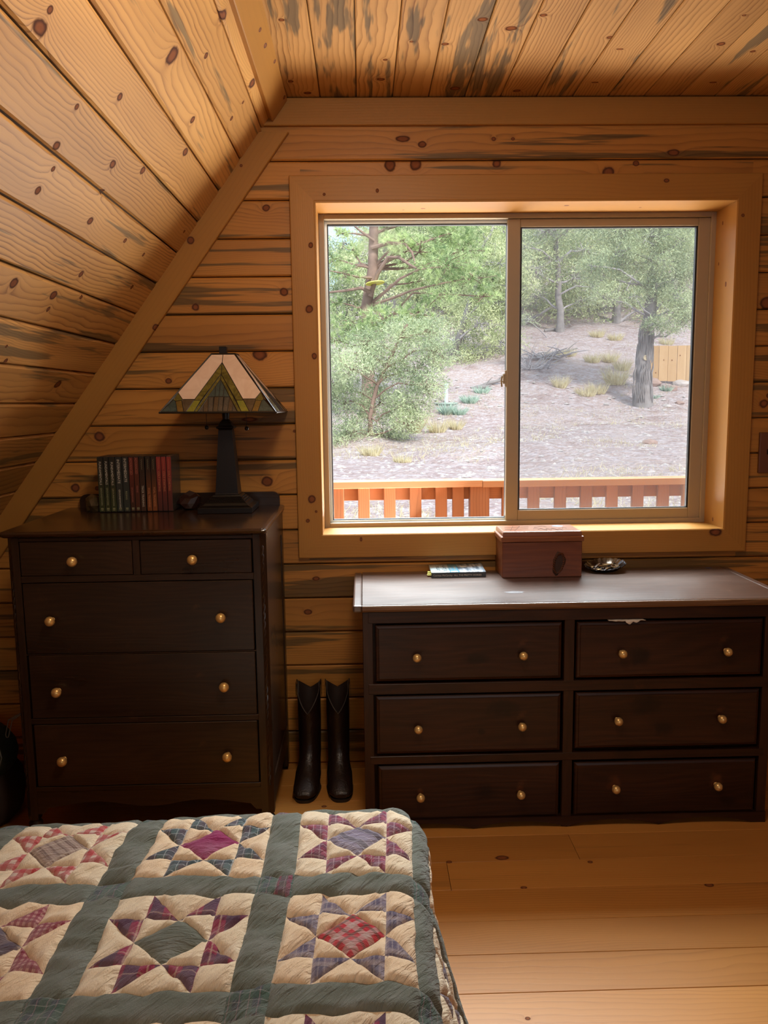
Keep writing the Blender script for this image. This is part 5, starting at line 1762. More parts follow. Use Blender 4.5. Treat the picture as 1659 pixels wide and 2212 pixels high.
# bed under it
bed = thing('bed', 'bed with a white mattress under the patchwork quilt', 'bed', (-0.75, -2.35, 0.0), math.radians(1.9))
M['mattress'] = plain('mattress_cloth', (0.62, 0.60, 0.56), 0.9)
MB().box((-0.70, -0.92, 0.30), (0.745, 0.865, 0.500), 0.06, 4).build('mattress', M['mattress'], bed, smooth=True)
MB().box((-0.70, -0.92, 0.12), (0.73, 0.85, 0.298), 0.01).build('bed_base', M['dress'], bed)
for sx in (-0.66, 0.69):
    for sy in (-0.88, 0.80):
        MB().lathe([(0.022, 0.0), (0.026, 0.03), (0.030, 0.121)], (sx, sy, 0), 'z', 12).build('leg', M['dress_v'], bed)

# ------------------------------------------------------------------ outside: deck, railing, hillside
def ground_z(x, y):
    x, y = np.asarray(x, float), np.asarray(y, float)
    z = 0.42 + 0.052 * (y - 3.0)
    z = z + 0.245 * np.maximum(0, y - 13.0 - 0.10 * (x - 3.0)) * (1 / (1 + np.exp(-(x + 1.5) / 2.5)) * 0.75 + 0.25)
    z = z - 0.10 * np.maximum(0, -0.3 - x) * np.clip((y - 5) / 6, 0, 1)
    return z


def ground_full(x, y):
    x, y = np.asarray(x, float), np.asarray(y, float)
    z = ground_z(x, y)
    p = np.stack([x * 0.55, y * 0.55, 0 * x], -1)
    return z + 0.20 * fbm(p, 4) * np.clip((y - 3) / 6, 0.15, 1) + 0.012 * vnoise(p * 9)


def on_ground(px, py, y0=5.0, y1=90.0):
    """Where the sight line of a pixel meets the hillside."""
    lo = None
    for y in np.linspace(y0, y1, 900):
        p = at(px, py, y)
        if p[2] < float(ground_full(p[0], p[1])):
            return p
    return at(px, py, y1)


def ground_material():
    n = NT('stony_hillside')
    co = n.objco()
    a = n.noise(co, 0.5, 4.0, 0.6)
    b_ = n.noise(co, 7.0, 6.0, 0.72)
    v = n.node('ShaderNodeTexVoronoi')
    v.inputs['Scale'].default_value = 16.0
    n.t.links.new(co, v.inputs['Vector'])
    c = n.mix(n.smooth(a, 0.35, 0.65), (0.345, 0.265, 0.255), (0.42, 0.34, 0.31))
    c = n.mix(n.smooth(b_, 0.40, 0.66), c, (0.50, 0.455, 0.46))
    c = n.mix(n.math('MULTIPLY', n.math('SUBTRACT', 1.0, n.smooth(v.outputs['Distance'], 0.05, 0.35)), 0.45), c, (0.60, 0.56, 0.57))
    c = n.mix(n.math('MULTIPLY', n.smooth(n.noise(co, 22.0, 5.0, 0.75), 0.56, 0.68), 0.55), c, (0.16, 0.115, 0.105))
    pt = n.noise(co, 1.7, 5.0, 0.7)
    c = n.mix(n.math('MULTIPLY', n.smooth(pt, 0.52, 0.68), 0.6), c, (0.27, 0.185, 0.165))
    c = n.mix(1.0, c, (1.04, 0.97, 1.0), 'MULTIPLY')
    n.bump(n.math('ADD', b_, v.outputs['Distance']), 0.6, 0.06)
    return n.set(c, 0.95, 0.0, 0.1)


M['ground'] = ground_material()
gx = np.concatenate([np.linspace(-30, -4, 22)[:-1], np.linspace(-4, 9, 110), np.linspace(9, 60, 30)[1:]])
gy = np.concatenate([np.linspace(2.7, 16, 130), np.linspace(16, 40, 90)[1:], np.linspace(40, 100, 30)[1:]])
GX, GY = np.meshgrid(gx, gy, indexing='ij')
GZ = ground_full(GX.ravel(), GY.ravel())
nv = len(gy)
FGd = [(i * nv + j, (i + 1) * nv + j, (i + 1) * nv + j + 1, i * nv + j + 1) for i in range(len(gx) - 1) for j in range(nv - 1)]
link('hillside_ground', new_mesh('hillside_ground', np.stack([GX.ravel(), GY.ravel(), GZ], 1), FGd, M['ground'], True), kind='structure')

M['redwood'] = pine('railing_wood', (0.38, 0.150, 0.066), (0.20, 0.068, 0.027), knots=3, stain=0.0, rough=0.7, grain=0.6, vspread=0.2)
M['railtop'] = pine('rail_cap_wood', (0.56, 0.27, 0.13), (0.32, 0.13, 0.055), knots=3, stain=0.0, rough=0.7, grain=0.6, vspread=0.2)
M['decking'] = plain('deck_boards', (0.42, 0.27, 0.17), 0.8, var=0.2, scale=5)
MB().box((-3.0, 0.262, -0.16), (5.0, 2.45, -0.05)).build('deck', M['decking'], kind='structure')
YR = 2.05
rail = thing('deck_railing', 'red-brown wooden deck railing with upright slats outside the window', 'railing', (0.9, YR, -0.05))


def rl(p):
    return (p[0] - 0.9, p[1] - YR, p[2] + 0.05)


ZR = 0.952
j_x = at(1043, 1049, YR - 0.09)[0]
for xa, xb, dz in ((-2.6, j_x - 0.002, 0.0), (j_x + 0.002, 4.6, 0.004)):
    plain_board('top_rail', rl(((xa + xb) / 2, YR - 0.085, ZR - 0.021 - dz)), (1, 0, 0), (0, 0, 1), (0, -1, 0), xb - xa, 0.042, 0.14, M['railtop'], (), rail)
plain_board('sub_rail', rl((1.0, YR + 0.010, ZR - 0.085)), (1, 0, 0), (0, 0, 1), (0, -1, 0), 7.2, 0.088, 0.038, M['redwood'], (), rail)
plain_board('sub_rail', rl((1.0, YR + 0.010, 0.12)), (1, 0, 0), (0, 0, 1), (0, -1, 0), 7.2, 0.088, 0.038, M['redwood'], (), rail)
edges = [(718, 743), (773, 799.5), (829, 855), (885, 911), (941, 966), (977, 1003), (1084, 1110), (1139, 1167), (1197, 1224), (1252, 1281), (1308, 1336.5), (1363.5, 1392), (1419, 1447), (1473, 1500)]
bal = plank_mesh('baluster', 0.94, 0.074, 0.030, M['redwood'], gap=0.0, bev=0.003, bdep=0.003)
for xa, xb in edges:
    c_ = (at(xa, 1090, YR - 0.03)[0] + at(xb, 1090, YR - 0.03)[0]) / 2
    link('baluster', bal, rail, mat4=frame_matrix(rl((c_, YR - 0.030, 0.472)), (0, 0, 1), (-1, 0, 0), (0, -1, 0)))
xp = at(1036.5, 1090, YR - 0.06)[0]
plain_board('post', rl((xp, YR - 0.060, 0.43)), (0, 0, 1), (-1, 0, 0), (0, -1, 0), 0.96, 0.122, 0.09, M['redwood'], (), rail)

# ------------------------------------------------------------------ trees
def leaf_mat(name, a, b_, trans=0.35):
    n = NT(name)
    k = n.noise(n.objco(), 1.6, 3.0, 0.6)
    k2 = n.noise(n.objco(), 14.0, 2.0, 0.6)
    c = n.mix(n.smooth(n.math('MULTIPLY_ADD', k2, 0.6, n.math('MULTIPLY', k, 0.5)), 0.36, 0.74), a, b_)
    d = n.node('ShaderNodeBsdfDiffuse')
    t = n.node('ShaderNodeBsdfTranslucent')
    n.t.links.new(c, d.inputs[0])
    n.t.links.new(c, t.inputs[0])
    mx = n.node('ShaderNodeMixShader')
    mx.inputs[0].default_value = trans
    n.t.links.new(d.outputs[0], mx.inputs[1])
    n.t.links.new(t.outputs[0], mx.inputs[2])
    n.t.links.new(mx.outputs[0], n.out.inputs['Surface'])
    return n.mat


M['needle'] = leaf_mat('pine_needles', (0.16, 0.25, 0.12), (0.82, 0.92, 0.50))
M['junip'] = leaf_mat('juniper_foliage', (0.15, 0.205, 0.125), (0.82, 0.88, 0.57))
M['junip_y'] = leaf_mat('juniper_foliage_yellow', (0.18, 0.235, 0.12), (0.92, 0.94, 0.58))
M['sage'] = leaf_mat('sage_foliage', (0.34, 0.46, 0.39), (0.62, 0.72, 0.62))
M['dry'] = leaf_mat('dry_grass', (0.52, 0.43, 0.26), (0.88, 0.80, 0.58))
M['bark1'] = plain('pine_bark', (0.26, 0.17, 0.14), 0.95, var=0.55, scale=6)
M['bark2'] = plain('grey_bark', (0.25, 0.22, 0.22), 0.95, var=0.5, scale=7)
M['twig'] = plain('grey_twig', (0.40, 0.36, 0.38), 0.95, var=0.3, scale=5)


def tri_cloud(name, P, D, L, W, mat, parent, loc):
    """N thin triangles rooted at P pointing along D."""
    n_ = len(P)
    D = D / (np.linalg.norm(D, axis=1, keepdims=True) + 1e-9)
    S = np.cross(D, RNG.normal(size=(n_, 3)))
    S /= np.linalg.norm(S, axis=1, keepdims=True) + 1e-9
    V = np.empty((n_, 3, 3), np.float32)
    V[:, 0] = P - S * W[:, None] / 2
    V[:, 1] = P + S * W[:, None] / 2
    V[:, 2] = P + D * L[:, None]
    V = V.reshape(-1, 3) - np.asarray(loc, np.float32)
    me = bpy.data.meshes.new(name)
    me.vertices.add(3 * n_)
    me.vertices.foreach_set('co', V.ravel())
    me.loops.add(3 * n_)
    me.loops.foreach_set('vertex_index', np.arange(3 * n_, dtype=np.int32))
    me.polygons.add(n_)
    me.polygons.foreach_set('loop_start', np.arange(0, 3 * n_, 3, dtype=np.int32))
    me.update(calc_edges=True)
    me.materials.append(mat)
    return link(name, me, parent, kind='stuff')


def rnd_dir(n_):
    d = RNG.normal(size=(n_, 3))
    return d / np.linalg.norm(d, axis=1, keepdims=True)


def tree(name, label, group, base, trunk, tr, blobs, leafmat, bark, clusters=110, per=16, ln=0.10, wd=0.012, pine_like=False, twigs=10, shell=0.35, flat=0.62):
    """trunk: world points bottom to top; blobs: (centre, radius) masses of foliage, each hung on a limb."""
    base = np.asarray(base, float)
    root = thing(name, label, 'tree' if 'bush' not in name and 'shrub' not in name else 'bush', tuple(base), group=group)
    trunk = [np.asarray(p, float) for p in trunk]
    nT = 9
    tp, rad = [], []
    for i in range(nT):
        q = i / (nT - 1) * (len(trunk) - 1)
        k = min(int(q), len(trunk) - 2)
        f = q - k
        p = trunk[k] * (1 - f) + trunk[k + 1] * f
        if 0 < i < nT - 1:
            p = p + RNG.normal(size=3) * tr * 0.18
        tp.append(p)
        rad.append(tr * (1.25 if i == 0 else 1.0) * (1 - 0.55 * i / (nT - 1)))
    MB().tube([p - base for p in tp], rad, 10).build('trunk', M[bark], root, smooth=True)
    br = MB()
    P, D = [], []
    for c, r in blobs:
        c = np.asarray(c, float)
        # limb from the trunk, leaving it below the foliage mass
        dz = [abs(p[2] - (c[2] - 0.35 * np.linalg.norm((p - c)[:2]))) for p in tp]
        k = int(np.argmin(dz))
        p0 = tp[k]
        mid = (p0 + c) / 2 + np.array([0, 0, 0.18 * np.linalg.norm(p0 - c)]) * RNG.uniform(-0.5, 1) + RNG.normal(size=3) * 0.08 * np.linalg.norm(p0 - c)
        lr = min(tr * 0.38, 0.018 + 0.03 * r)
        br.tube([p0 - base, (p0 * .45 + mid * .55) + RNG.normal(size=3) * .03 - base, mid - base, (mid + c) / 2 + RNG.normal(size=3) * 0.06 * r - base, c - base], [lr, lr * .85, lr * .7, lr * .55, lr * .35], 5, False)
        n_ = max(10, int(clusters * r * r))
        d = rnd_dir(n_)
        d[:, 2] *= 0.9
        rad_ = r * (shell + (1 - shell) * RNG.random(n_) ** 0.6)
        q = c + d * rad_[:, None] * np.array([1, 1, flat])
        keep = vnoise(q * 1.7 / max(r, 0.3) + 3.1) > -0.17
        q, d = q[keep], d[keep]
        P.append(q)
        D.append(d + np.array([0, 0, 0.25]))
        for e in range(min(twigs, len(q))):
            w_ = q[RNG.integers(len(q))]
            m_ = (c + w_) / 2 + RNG.normal(size=3) * 0.10 * r
            br.tube([c - base, m_ - base, w_ - base], [lr * .32, lr * .22, 0.004], 3, False)
    br.build('branches', M['twig' if bark == 'bark2' else bark], root, kind='stuff')
    P, D = np.concatenate(P), np.concatenate(D)
    n_ = len(P)
    if pine_like:
        PP = np.repeat(P, per, 0) + RNG.normal(size=(n_ * per, 3)) * 0.012
        DD = np.repeat(D / np.linalg.norm(D, axis=1, keepdims=True), per, 0) * 0.75 + rnd_dir(n_ * per) * 0.95
    else:
        PP = np.repeat(P, per, 0) + RNG.normal(size=(n_ * per, 3)) * ln * np.array([1.1, 1.1, 0.8])
        DD = np.repeat(D / np.linalg.norm(D, axis=1, keepdims=True), per, 0) * 0.6 + rnd_dir(n_ * per)
    tri_cloud('foliage', PP, DD, ln * RNG.uniform(0.6, 1.3, n_ * per), wd * RNG.uniform(0.7, 1.3, n_ * per), M[leafmat], root, base)
    return root


def pb(rows, y, spread=0.5):
    """Foliage masses from (px, py, radius_m[, dy])."""
    return [(at(r_[0], r_[1], y + (r_[3] if len(r_) > 3 else random.uniform(-spread, spread))), r_[2]) for r_ in rows]


# tall pine, left
Y1 = 14.0
b0 = on_ground(793, 958)
b0 = np.array([at(796, 930, Y1)[0], Y1, float(ground_full(at(796, 930, Y1)[0], Y1))])
pine_t = tree('pine_tree', 'tall bright green pine with curved boughs in the left window pane', 'trees on the hillside', b0 - [0, 0, 0.1],
     [b0 - [0, 0, 0.1], at(793, 760, Y1), at(792, 650, Y1), at(806, 520, Y1), at(800, 420, Y1), at(800, 300, Y1)], 0.15,
     pb([(905, 545, .62, -.3), (965, 575, .70, -.5), (1020, 600, .55, -.4), (870, 520, .45, -.2), (940, 515, .60), (1000, 540, .6), (1045, 640, .35, -.2), (745, 590, .35, -.4), (725, 560, .30), (735, 505, .28), (760, 540, .30), (850, 480, .35),
         (760, 695, .50, -.6), (830, 690, .55, -.8), (900, 680, .50, -.6), (730, 735, .40, -.4), (880, 720, .35, -.6), (790, 720, .45, -.9), (725, 655, .25), (950, 640, .40, -.7), (900, 610, .40, .3), (985, 500, .6, .3), (780, 440, .5), (870, 430, .6), (930, 460, .6)], Y1, 0.5),
     'needle', 'bark1', clusters=330, per=20, ln=0.135, wd=0.0105, pine_like=True, twigs=12, shell=0.15, flat=0.55)
# bent boughs in view on the pine
c = MB()
for pts, r0 in (([(800, 640), (815, 592), (838, 556), (862, 556), (885, 572), (900, 580)], 0.050), ([(803, 535), (840, 525), (875, 528), (890, 545), (897, 570)], 0.045), ([(806, 635), (780, 622), (745, 628), (706, 632)], 0.045), ([(808, 520), (780, 500), (765, 488), (752, 480)], 0.03), ([(803, 600), (770, 598), (740, 590), (712, 585)], 0.03)):
    c.tube([np.array(at(x, y, Y1 - 0.15 - 0.1 * i)) - (b0 - [0, 0, .1]) for i, (x, y) in enumerate(pts)], [r0 * (1 - 0.6 * i / (len(pts) - 1)) for i in range(len(pts))], 7, True)
c.build('bough', M['bark1'], pine_t, kind='stuff', smooth=True)

# shaggy juniper below it
Y2 = 10.5
b0 = at(800, 975, Y2)
b0[2] = float(ground_full(b0[0], b0[1]))
tree('juniper_bush', 'shaggy grey-green juniper bush below the pine in the left pane', 'trees on the hillside', b0,
     [b0, at(800, 900, Y2), at(815, 830, Y2), at(850, 760, Y2), at(880, 700, Y2)], 0.045,
     pb([(760, 800, .45), (830, 780, .5), (900, 800, .45), (940, 760, .35), (870, 725, .42), (930, 715, .3), (740, 870, .45), (820, 870, .5), (890, 870, .42), (920, 830, .35), (760, 935, .38), (830, 935, .36), (730, 955, .30), (880, 915, .30), (715, 830, .40), (790, 745, .35), (730, 770, .35), (845, 960, .22), (740, 985, .2), (790, 965, .25)], Y2, 0.5),
     'junip', 'bark1', clusters=1000, per=16, ln=0.066, wd=0.0125, twigs=22, shell=0.3, flat=0.8)
# yellow-green junipers behind, between the panes
Y3 = 19.0
b0 = at(966, 850, Y3)
b0[2] = float(ground_full(b0[0], b0[1]))
tree('juniper_tree', 'yellow-green juniper at the right edge of the left pane', 'trees on the hillside', b0,
     [b0, at(968, 800, Y3), at(985, 740, Y3), at(1020, 640, Y3), at(1050, 520, Y3)], 0.13,
     pb([(1040, 700, .75), (1075, 650, .8), (1010, 650, .7), (1085, 740, .7), (1000, 730, .6), (960, 760, .5), (1040, 760, .55), (1000, 790, .45), (1080, 570, .9), (1040, 540, .8), (1085, 500, .9), (940, 700, .5), (1030, 490, .7), (1075, 790, .4), (1110, 620, .7)], Y3, 0.8),
     'junip_y', 'bark2', clusters=320, per=16, ln=0.085, wd=0.020, twigs=16, shell=0.3, flat=0.7)
# big single-stemmed tree in the right pane
b0 = on_ground(1388, 878)
Y4 = float(b0[1])
big_t = tree('juniper_tree', 'big tree with a thick furrowed grey trunk in the right pane', 'trees on the hillside', b0 - [0, 0, .05],
     [b0 - [0, 0, .05], at(1390, 800, Y4), at(1397, 720, Y4), at(1410, 640, Y4), at(1418, 540, Y4), at(1420, 400, Y4)], 0.185,
     pb([(1440, 570, .62), (1350, 570, .55), (1400, 510, .65), (1470, 520, .6), (1310, 600, .42), (1420, 620, .40, -.3), (1465, 640, .45, -.3), (1300, 640, .35, -.2), (1440, 700, .38, -.4), (1345, 500, .6), (1485, 590, .42), (1370, 640, .30, -.3), (1480, 690, .3, -.3), (1330, 550, .5), (1500, 540, .6), (1420, 460, .8), (1330, 440, .7), (1500, 450, .7), (1280, 575, .35), (1475, 665, .35, -.4), (1415, 700, .25, -.4)], Y4, 0.5),
     'junip', 'bark2', clusters=560, per=17, ln=0.080, wd=0.0155, twigs=14, shell=0.25, flat=0.6)
c = MB()
tx = []
for k in range(46):
    a = 2 * PI * k / 46 * 3.0
    pts = []
    for j in range(5):
        py = 870 - (k % 4) * 42 - j * 11
        q = (878 - py) / 480.0
        ctr = np.array(at(1388 + (0 if py > 800 else 8) * (1 - (py - 700) / 178 if py > 700 else 1), py, Y4))
        r_ = 0.185 * (1.18 - 0.9 * q)
        an = -PI / 2 + ((k * 0.618) % 1.0 - 0.5) * PI * 1.05 + 0.05 * math.sin(j * 2 + k)
        pts.append(ctr + np.array([r_ * math.cos(an), r_ * math.sin(an), 0]) - (b0 - [0, 0, .05]))
    c.tube(pts, [0.004, 0.016, 0.018, 0.014, 0.004], 4)
c.build('bark_ridges', M['bark2'], big_t, kind='stuff')
MB().lathe([(0.050, 0.0), (0.062, -0.02), (0.048, -0.03), (0.036, -0.018), (0.002, -0.016)], np.array(at(1395, 773, Y4 - 0.150)) - (b0 - [0, 0, .05]), 'y', 14).build('branch_scar', plain('cut_wood', (0.50, 0.40, 0.28), 0.9), big_t)
# juniper with pale bare twigs, left of it up the slope
b0 = on_ground(1210, 716)
Y5 = float(b0[1])
k_ = (Y5 + 3.1) / 27.0
tree('juniper_tree', 'dark juniper with pale bare twigs at the left of the right pane', 'trees on the hillside', b0 - [0, 0, .1],
     [b0 - [0, 0, .1], at(1209, 670, Y5), at(1205, 610, Y5), at(1200, 520, Y5), at(1200, 430, Y5)], 0.13 * k_,
     [(c_, r_ * k_) for c_, r_ in pb([(1160, 640, .6), (1150, 580, .75), (1195, 560, .8), (1240, 600, .7), (1180, 500, .9), (1260, 540, .8), (1130, 530, .7), (1230, 480, .9), (1150, 460, .9), (1140, 690, .35), (1250, 650, .45), (1280, 620, .5)], Y5, 1.0)],
     'junip', 'bark2', clusters=130, per=17, ln=0.10 * k_, wd=0.024 * k_, twigs=30, shell=0.3, flat=0.7)
# the wood further up
FAR = [(1330, 700, 'yellow-green juniper up the slope just left of the big trunk', 'junip_y', 1.9), (1290, 690, 'rounded juniper up the slope behind the dark twiggy one', 'junip', 1.8), (1400, 650, 'juniper behind the crown of the big tree', 'junip_y', 2.2), (1470, 660, 'juniper at the far right edge of the window', 'junip', 2.2),
       (1120, 660, 'juniper behind the middle bar of the window', 'junip_y', 2.2), (1060, 660, 'distant juniper behind the yellow-green one in the left pane', 'junip', 2.3), (980, 690, 'distant juniper seen under the pine boughs', 'junip_y', 2.2), (900, 700, 'distant juniper behind the right side of the pine', 'junip', 2.2), (830, 720, 'distant juniper behind the trunk of the pine', 'junip_y', 1.9), (745, 740, 'distant juniper low at the left edge of the window', 'junip', 1.6),
       (1240, 560, 'highest juniper on the slope above the twiggy one', 'junip_y', 2.6), (1350, 560, 'highest juniper on the slope above the big trunk', 'junip', 2.6), (1460, 560, 'highest juniper on the slope at the right', 'junip_y', 2.6), (1140, 570, 'highest juniper on the slope beside the middle bar', 'junip', 2.6), (1020, 580, 'highest juniper on the slope in the left pane', 'junip_y', 2.6), (930, 600, 'highest juniper on the slope behind the pine top', 'junip', 2.4)]
for i, (px, py, lab, lm, r_) in enumerate(FAR):
    yy = (24.0 + 2.0 * (i % 4)) if i < 10 else (36.0 + 2.5 * (i % 3))
    x_ = at(px, py, yy)[0]
    b0 = np.array([x_, yy, float(ground_full(x_, yy))])
    H = r_ * 2.1
    bl = []
    for k in range(9):
        an, q = k * 2.4, k / 8
        rr = r_ * (0.75 * (1 - q) + 0.12)
        bl.append((b0 + np.array([rr * math.cos(an), rr * math.sin(an), H * (0.12 + 0.82 * q)]), r_ * (0.58 - 0.18 * q)))
    tree('juniper_tree', lab, 'trees on the hillside', b0, [b0 - [0, 0, .1], b0 + [0.1, 0, H * 0.5], b0 + [0, 0, H * 0.95]], 0.13, bl, lm, 'bark2', clusters=110, per=14, ln=0.15, wd=0.042, twigs=7, shell=0.3, flat=0.75)

# ------------------------------------------------------------------ smaller things on the slope
def clump(name, label, cat, p, r, h, mat, n_=120, lean=0.5, wd=0.012, group=None):
    root = thing(name, label, cat, tuple(p), group=group)
    a = RNG.uniform(0, 2 * PI, n_)
    rr = r * 0.35 * np.sqrt(RNG.random(n_))
    P = np.stack([p[0] + rr * np.cos(a), p[1] + rr * np.sin(a), np.full(n_, p[2] - 0.02)], 1)
    D = np.stack([lean * np.cos(a) * RNG.uniform(0.2, 1.2, n_), lean * np.sin(a) * RNG.uniform(0.2, 1.2, n_), np.ones(n_)], 1)
    o = tri_cloud('blades', P, D, h * RNG.uniform(0.5, 1.1, n_), np.full(n_, wd), M[mat], root, p)
    return root


TUFTS = [(1330, 830, 'pale grass tuft left of the big trunk', .30, .34), (1290, 850, 'pale grass tuft lying low left of the big trunk', .26, .22), (1265, 855, 'wide low grass tuft furthest down the slope', .30, .18), (1210, 838, 'tan grass tuft on the bare slope in the right pane', .18, .22), (1345, 800, 'grass tuft close beside the big trunk', .22, .24), (1318, 782, 'grass tuft up the slope left of the trunk scar', .24, .22), (1280, 783, 'grass tuft in the middle of the upper slope', .24, .20), (1195, 775, 'yellow grass tuft above the dead branches', .24, .16), (1230, 770, 'yellow grass tuft right of the dead branches', .22, .16), (1330, 735, 'grass tuft high on the slope below the far junipers', .25, .18), (1290, 728, 'grass tuft high on the slope under the twiggy juniper', .25, .18), (1440, 745, 'grass tuft above the wooden fence', .25, .18),
         (895, 935, 'tall dry grass tuft at the foot of the juniper bush', .20, .42), (945, 935, 'dry grass tuft on the mound in the left pane', .22, .26), (985, 928, 'small dry grass tuft right on the mound', .18, .20), (800, 985, 'reddish dry grass under the juniper bush', .22, .18), (870, 1000, 'sparse dry grass on the near dirt', .20, .12)]
for px, py, lab, r_, h in TUFTS:
    p = on_ground(px, py)
    s = 1.0 if p[1] < 14 else 1.25
    clump('grass_tuft', lab, 'grass tuft', p, r_ * 1.5 * s, h * 1.35 * s, 'dry', 260, 0.75, 0.011 * s, 'grass tufts on the hillside')
for px, py, lab, r_, h in ((1015, 870, 'blue-green sage plant left of the mound top', .35, .26), (1040, 850, 'blue-green sage plant beside the window bar', .32, .24), (990, 895, 'blue-green sage plant nearest the house', .34, .22), (1440, 845, 'blue-green sage plant right of the big trunk', .22, .20), (1415, 862, 'small blue-green sage plant at the foot of the big trunk', .14, .14), (965, 895, 'dark leafy sprig beside the pale post', .2, .34)):
    p = on_ground(px, py)
    clump('sage_plant', lab, 'plant', p, r_, h, 'sage', 200, 1.0, 0.022, 'sage plants on the hillside')


def sticks(name, label, cat, p, n_, ln, th, mat='twig', up=0.35):
    root = thing(name, label, cat, tuple(p))
    c = MB()
    for k in range(n_):
        a = RNG.uniform(0, 2 * PI)
        s = np.array([RNG.normal() * ln * 0.3, RNG.normal() * ln * 0.2, 0.02])
        d = np.array([math.cos(a), math.sin(a), RNG.uniform(0, up)]) * ln * RNG.uniform(0.4, 1.0)
        c.tube([s, s + d * 0.5 + RNG.normal(size=3) * 0.05 * ln, s + d + RNG.normal(size=3) * 0.05 * ln], [th, th * 0.8, th * 0.3], 4)
    c.build('branches', M[mat], root, kind='stuff')


sticks('dead_branches', 'grey heap of dead branches on the slope at the left of the right pane', 'branches', on_ground(1175, 775), 40, 0.9, 0.020)
sticks('dead_bush', 'grey leafless bush at the left edge of the right pane', 'bush', on_ground(1145, 800), 46, 0.7, 0.012, 'twig', 1.2)
for px, py, lab, ln, ang in ((1065, 832, 'fallen grey log beside the window bar in the left pane', 0.9, 0.5), (1040, 842, 'crooked fallen branch left of the grey log', 0.5, 0.2), (1215, 765, 'long fallen branch below the twiggy juniper', 0.9, 0.35), (1200, 716, 'fallen branch up the slope under the twiggy juniper', 0.7, 0.1)):
    p = on_ground(px, py)
    d = np.array([math.cos(ang), 0.3 * math.sin(ang), math.sin(ang) * 0.5]) * ln
    c = MB()
    c.tube([-d * 0.5 + [0, 0, .04], -d * .1 + [0, 0.05, .07], d * .25 + [0, 0, .06], d * .5 + [0, 0, .08]], [0.05, 0.045, 0.035, 0.012], 7)
    c.tube([d * .1 + [0, 0, .06], d * .3 + [0.02, 0.05, .18], d * .42 + [0.05, 0.05, .26]], [0.02, 0.014, 0.005], 5)
    tag(c.build('fallen_branch', M['bark2'], None, tuple(p), smooth=True), lab, 'branch')
# stones
M['stone'] = plain('pale_stone', (0.46, 0.40, 0.39), 0.9, var=0.3, scale=4)
M['stone_r'] = plain('reddish_stone', (0.36, 0.24, 0.21), 0.9, var=0.3, scale=4)
for i, (px, py, lab, s) in enumerate([(1405, 832, 'reddish boulder at the fence foot beside the big trunk', .24), (1450, 842, 'reddish stone below the middle of the fence', .17), (1470, 832, 'dark stone at the right end of the fence foot', .20), (1440, 880, 'flat stone right of the big trunk on bare dirt', .11), (1468, 872, 'reddish flat stone at the far right on bare dirt', .10), (1405, 958, 'brown flat stone in the middle of the bare dirt', .11), (1250, 995, 'pale stone low on the bare dirt', .06), (1090, 985, 'pale stone beside the window bar on the near dirt', .06), (736, 1012, 'rounded grey stone at the left edge of the near dirt', .07), (1360, 635, 'big pale boulder behind the big tree limb', .5)]):
    p = on_ground(px, py)
    rock('stone', (p[0], p[1], p[2] - s * 0.2), s, i * 2.3, M['stone_r' if 'reddish' in lab or 'brown' in lab else 'stone'], lab, 'stone', (1.2, 0.9, 0.6), 2, 0.4)
# gravel and litter nobody could count
ns = 5200
sy_ = 3.2 + 14 * RNG.random(ns) ** 1.3
sx_ = RNG.uniform(-0.25, 0.62, ns) * (sy_ + 3.1) * 0.95
sz_ = ground_full(sx_, sy_)
oct_ = np.array([[1, 0, 0], [0, 1, 0], [-1, 0, 0], [0, -1, 0], [0.1, 0.1, 0.7]], float)
V_, F_ = [], []
for k in range(ns):
    s = 0.012 + 0.035 * RNG.random() ** 3 * (0.6 + sy_[k] / 12)
    a = RNG.uniform(0, PI)
    R_ = np.array([[math.cos(a), -math.sin(a), 0], [math.sin(a), math.cos(a), 0], [0, 0, 1]])
    q = (oct_ * np.array([1.3, 0.8, 0.7]) * s * RNG.uniform(0.7, 1.3, (5, 1))) @ R_.T + [sx_[k], sy_[k], sz_[k] - 0.002]
    b_ = len(V_)
    V_.extend(q)
    F_ += [(b_, b_ + 1, b_ + 4), (b_ + 1, b_ + 2, b_ + 4), (b_ + 2, b_ + 3, b_ + 4), (b_ + 3, b_, b_ + 4)]
tag(link('gravel', new_mesh('gravel', V_, F_, M['stone']), kind='stuff'), 'loose pale gravel scattered over the bare hillside', 'gravel')
ng = 9000
gy_ = 3.4 + 32 * RNG.random(ng) ** 1.2
gx_ = RNG.uniform(-0.25, 0.62, ng) * (gy_ + 3.1) * 0.95
gz_ = ground_full(gx_, gy_)
keep = vnoise(np.stack([gx_ * 0.8, gy_ * 0.8, 0 * gx_ + 7], 1)) > 0.02
Pg = np.stack([gx_, gy_, gz_ - 0.01], 1)[keep]
n_ = len(Pg)
Dg = np.stack([RNG.normal(size=n_) * .5, RNG.normal(size=n_) * .5, np.ones(n_)], 1)
tag(tri_cloud('dry_grass', np.repeat(Pg, 5, 0) + RNG.normal(size=(5 * n_, 3)) * [.05, .05, 0], np.repeat(Dg, 5, 0) + RNG.normal(size=(5 * n_, 3)) * .4, RNG.uniform(.05, .15, 5 * n_), np.full(5 * n_, .007), M['dry'], None, (0, 0, 0)), 'thin dry grass growing over the hillside', 'grass')

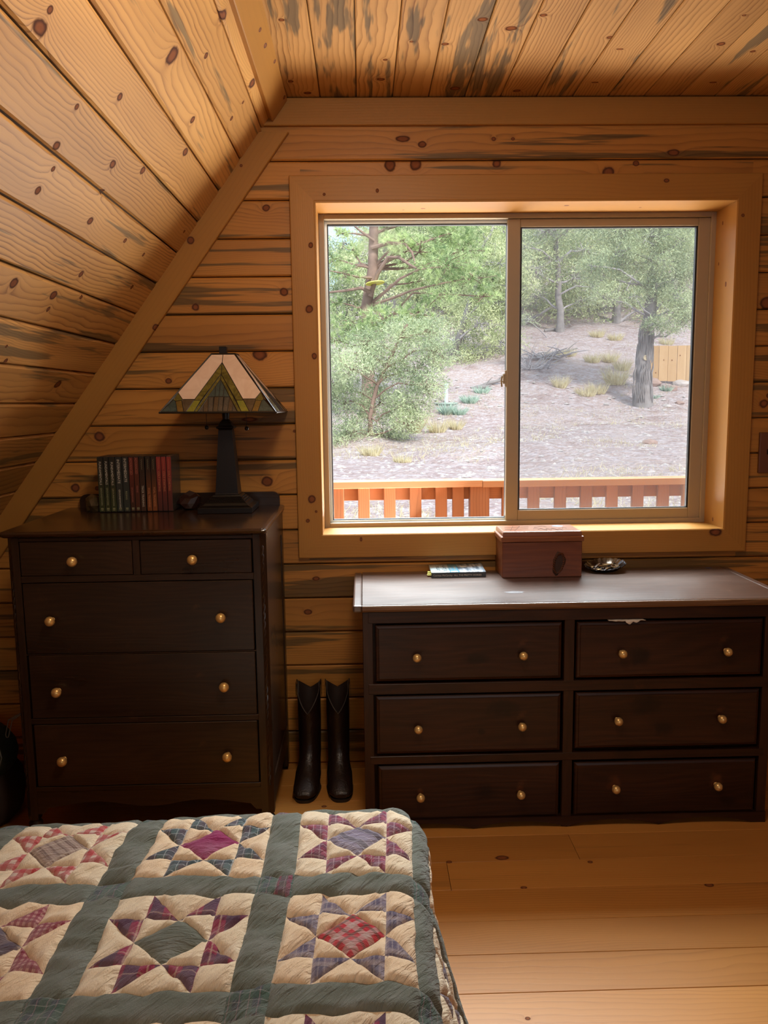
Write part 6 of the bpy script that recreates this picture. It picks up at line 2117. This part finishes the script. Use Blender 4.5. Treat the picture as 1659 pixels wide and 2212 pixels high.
# wooden fence behind the big tree
M['fence'] = pine('fence_wood', (0.56, 0.36, 0.20), (0.40, 0.22, 0.11), knots=3, stain=0.0, rough=0.8, grain=0.5, vspread=0.25)
YF = Y4 + 1.6
fl, fr = at(1402, 822, YF), at(1560, 822, YF)
ft = at(1402, 750, YF)
fen = thing('board_fence', 'short tan fence of upright boards behind the big tree', 'fence', (fl[0], YF, fl[2] - 0.1))
hF = ft[2] - fl[2] + 0.05
wF = (fr[0] - fl[0]) / 8
fb_ = plank_mesh('board', hF, wF, 0.02, M['fence'], gap=0.003, bev=0.004, bdep=0.004)
for k in range(8):
    o = link('board', fb_, fen, mat4=frame_matrix((wF * (k + 0.5), -0.005 * (k % 2), 0.08 + hF / 2 + 0.004 * math.sin(k * 2.1)), (0, 0, 1), (-1, 0, 0), (0, -1, 0)))
    o['k0'] = [random.uniform(-.3, .3), random.uniform(-.05, .05), .014, 1.2]
for zz in (0.22, hF - 0.08):
    MB().box((-0.03, 0.022, zz), (fr[0] - fl[0] + 0.03, 0.06, zz + 0.09)).build('rail', M['fence'], fen)
for xx in (0.0, fr[0] - fl[0]):
    MB().box((xx - 0.05, 0.06, -0.6), (xx + 0.05, 0.15, hF)).build('post', M['fence'], fen)

# yellow disc caught in the pine
M['yellow'] = plain('yellow_plastic', (0.80, 0.74, 0.16), 0.4)
dp = np.array(at(810, 611, Y1 - 0.35))
dr_ = 20.5 / F_PX * (Y1 + 2.75)
tag(MB().lathe([(dr_ * 0.2, 0.012), (dr_ * 0.8, 0.010), (dr_ * 0.97, 0.004), (dr_, -0.012), (dr_ * 0.965, -0.016), (dr_ * 0.93, -0.004), (dr_ * 0.75, 0.004), (dr_ * 0.2, 0.006)], (0, 0, 0), 'z', 28).build('flying_disc', M['yellow'], None, tuple(dp), smooth=True), 'yellow throwing disc lodged on a bough of the pine', 'disc').rotation_euler = (math.radians(-4), math.radians(-6), 0)
# pale green post with a dish at its foot
M['palegreen'] = plain('pale_green_paint', (0.62, 0.76, 0.69), 0.5)
pp_ = on_ground(964, 874)
hp_ = 41 / F_PX * (pp_[1] + 3.1)
po = thing('pipe_post', 'pale green pipe post with a round dish at its foot in the left pane', 'post', tuple(pp_))
MB().lathe([(0.035, -0.05), (0.035, hp_), (0.045, hp_ + 0.005), (0.045, hp_ + 0.05), (0.02, hp_ + 0.06)], (0, 0, 0), 'z', 12).build('pipe', M['palegreen'], po, smooth=True)
MB().lathe([(0.10, 0.0), (0.24, 0.015), (0.26, 0.045), (0.24, 0.045), (0.20, 0.025), (0.04, 0.02)], (0, 0, 0), 'z', 20).build('dish', M['palegreen'], po, smooth=True)
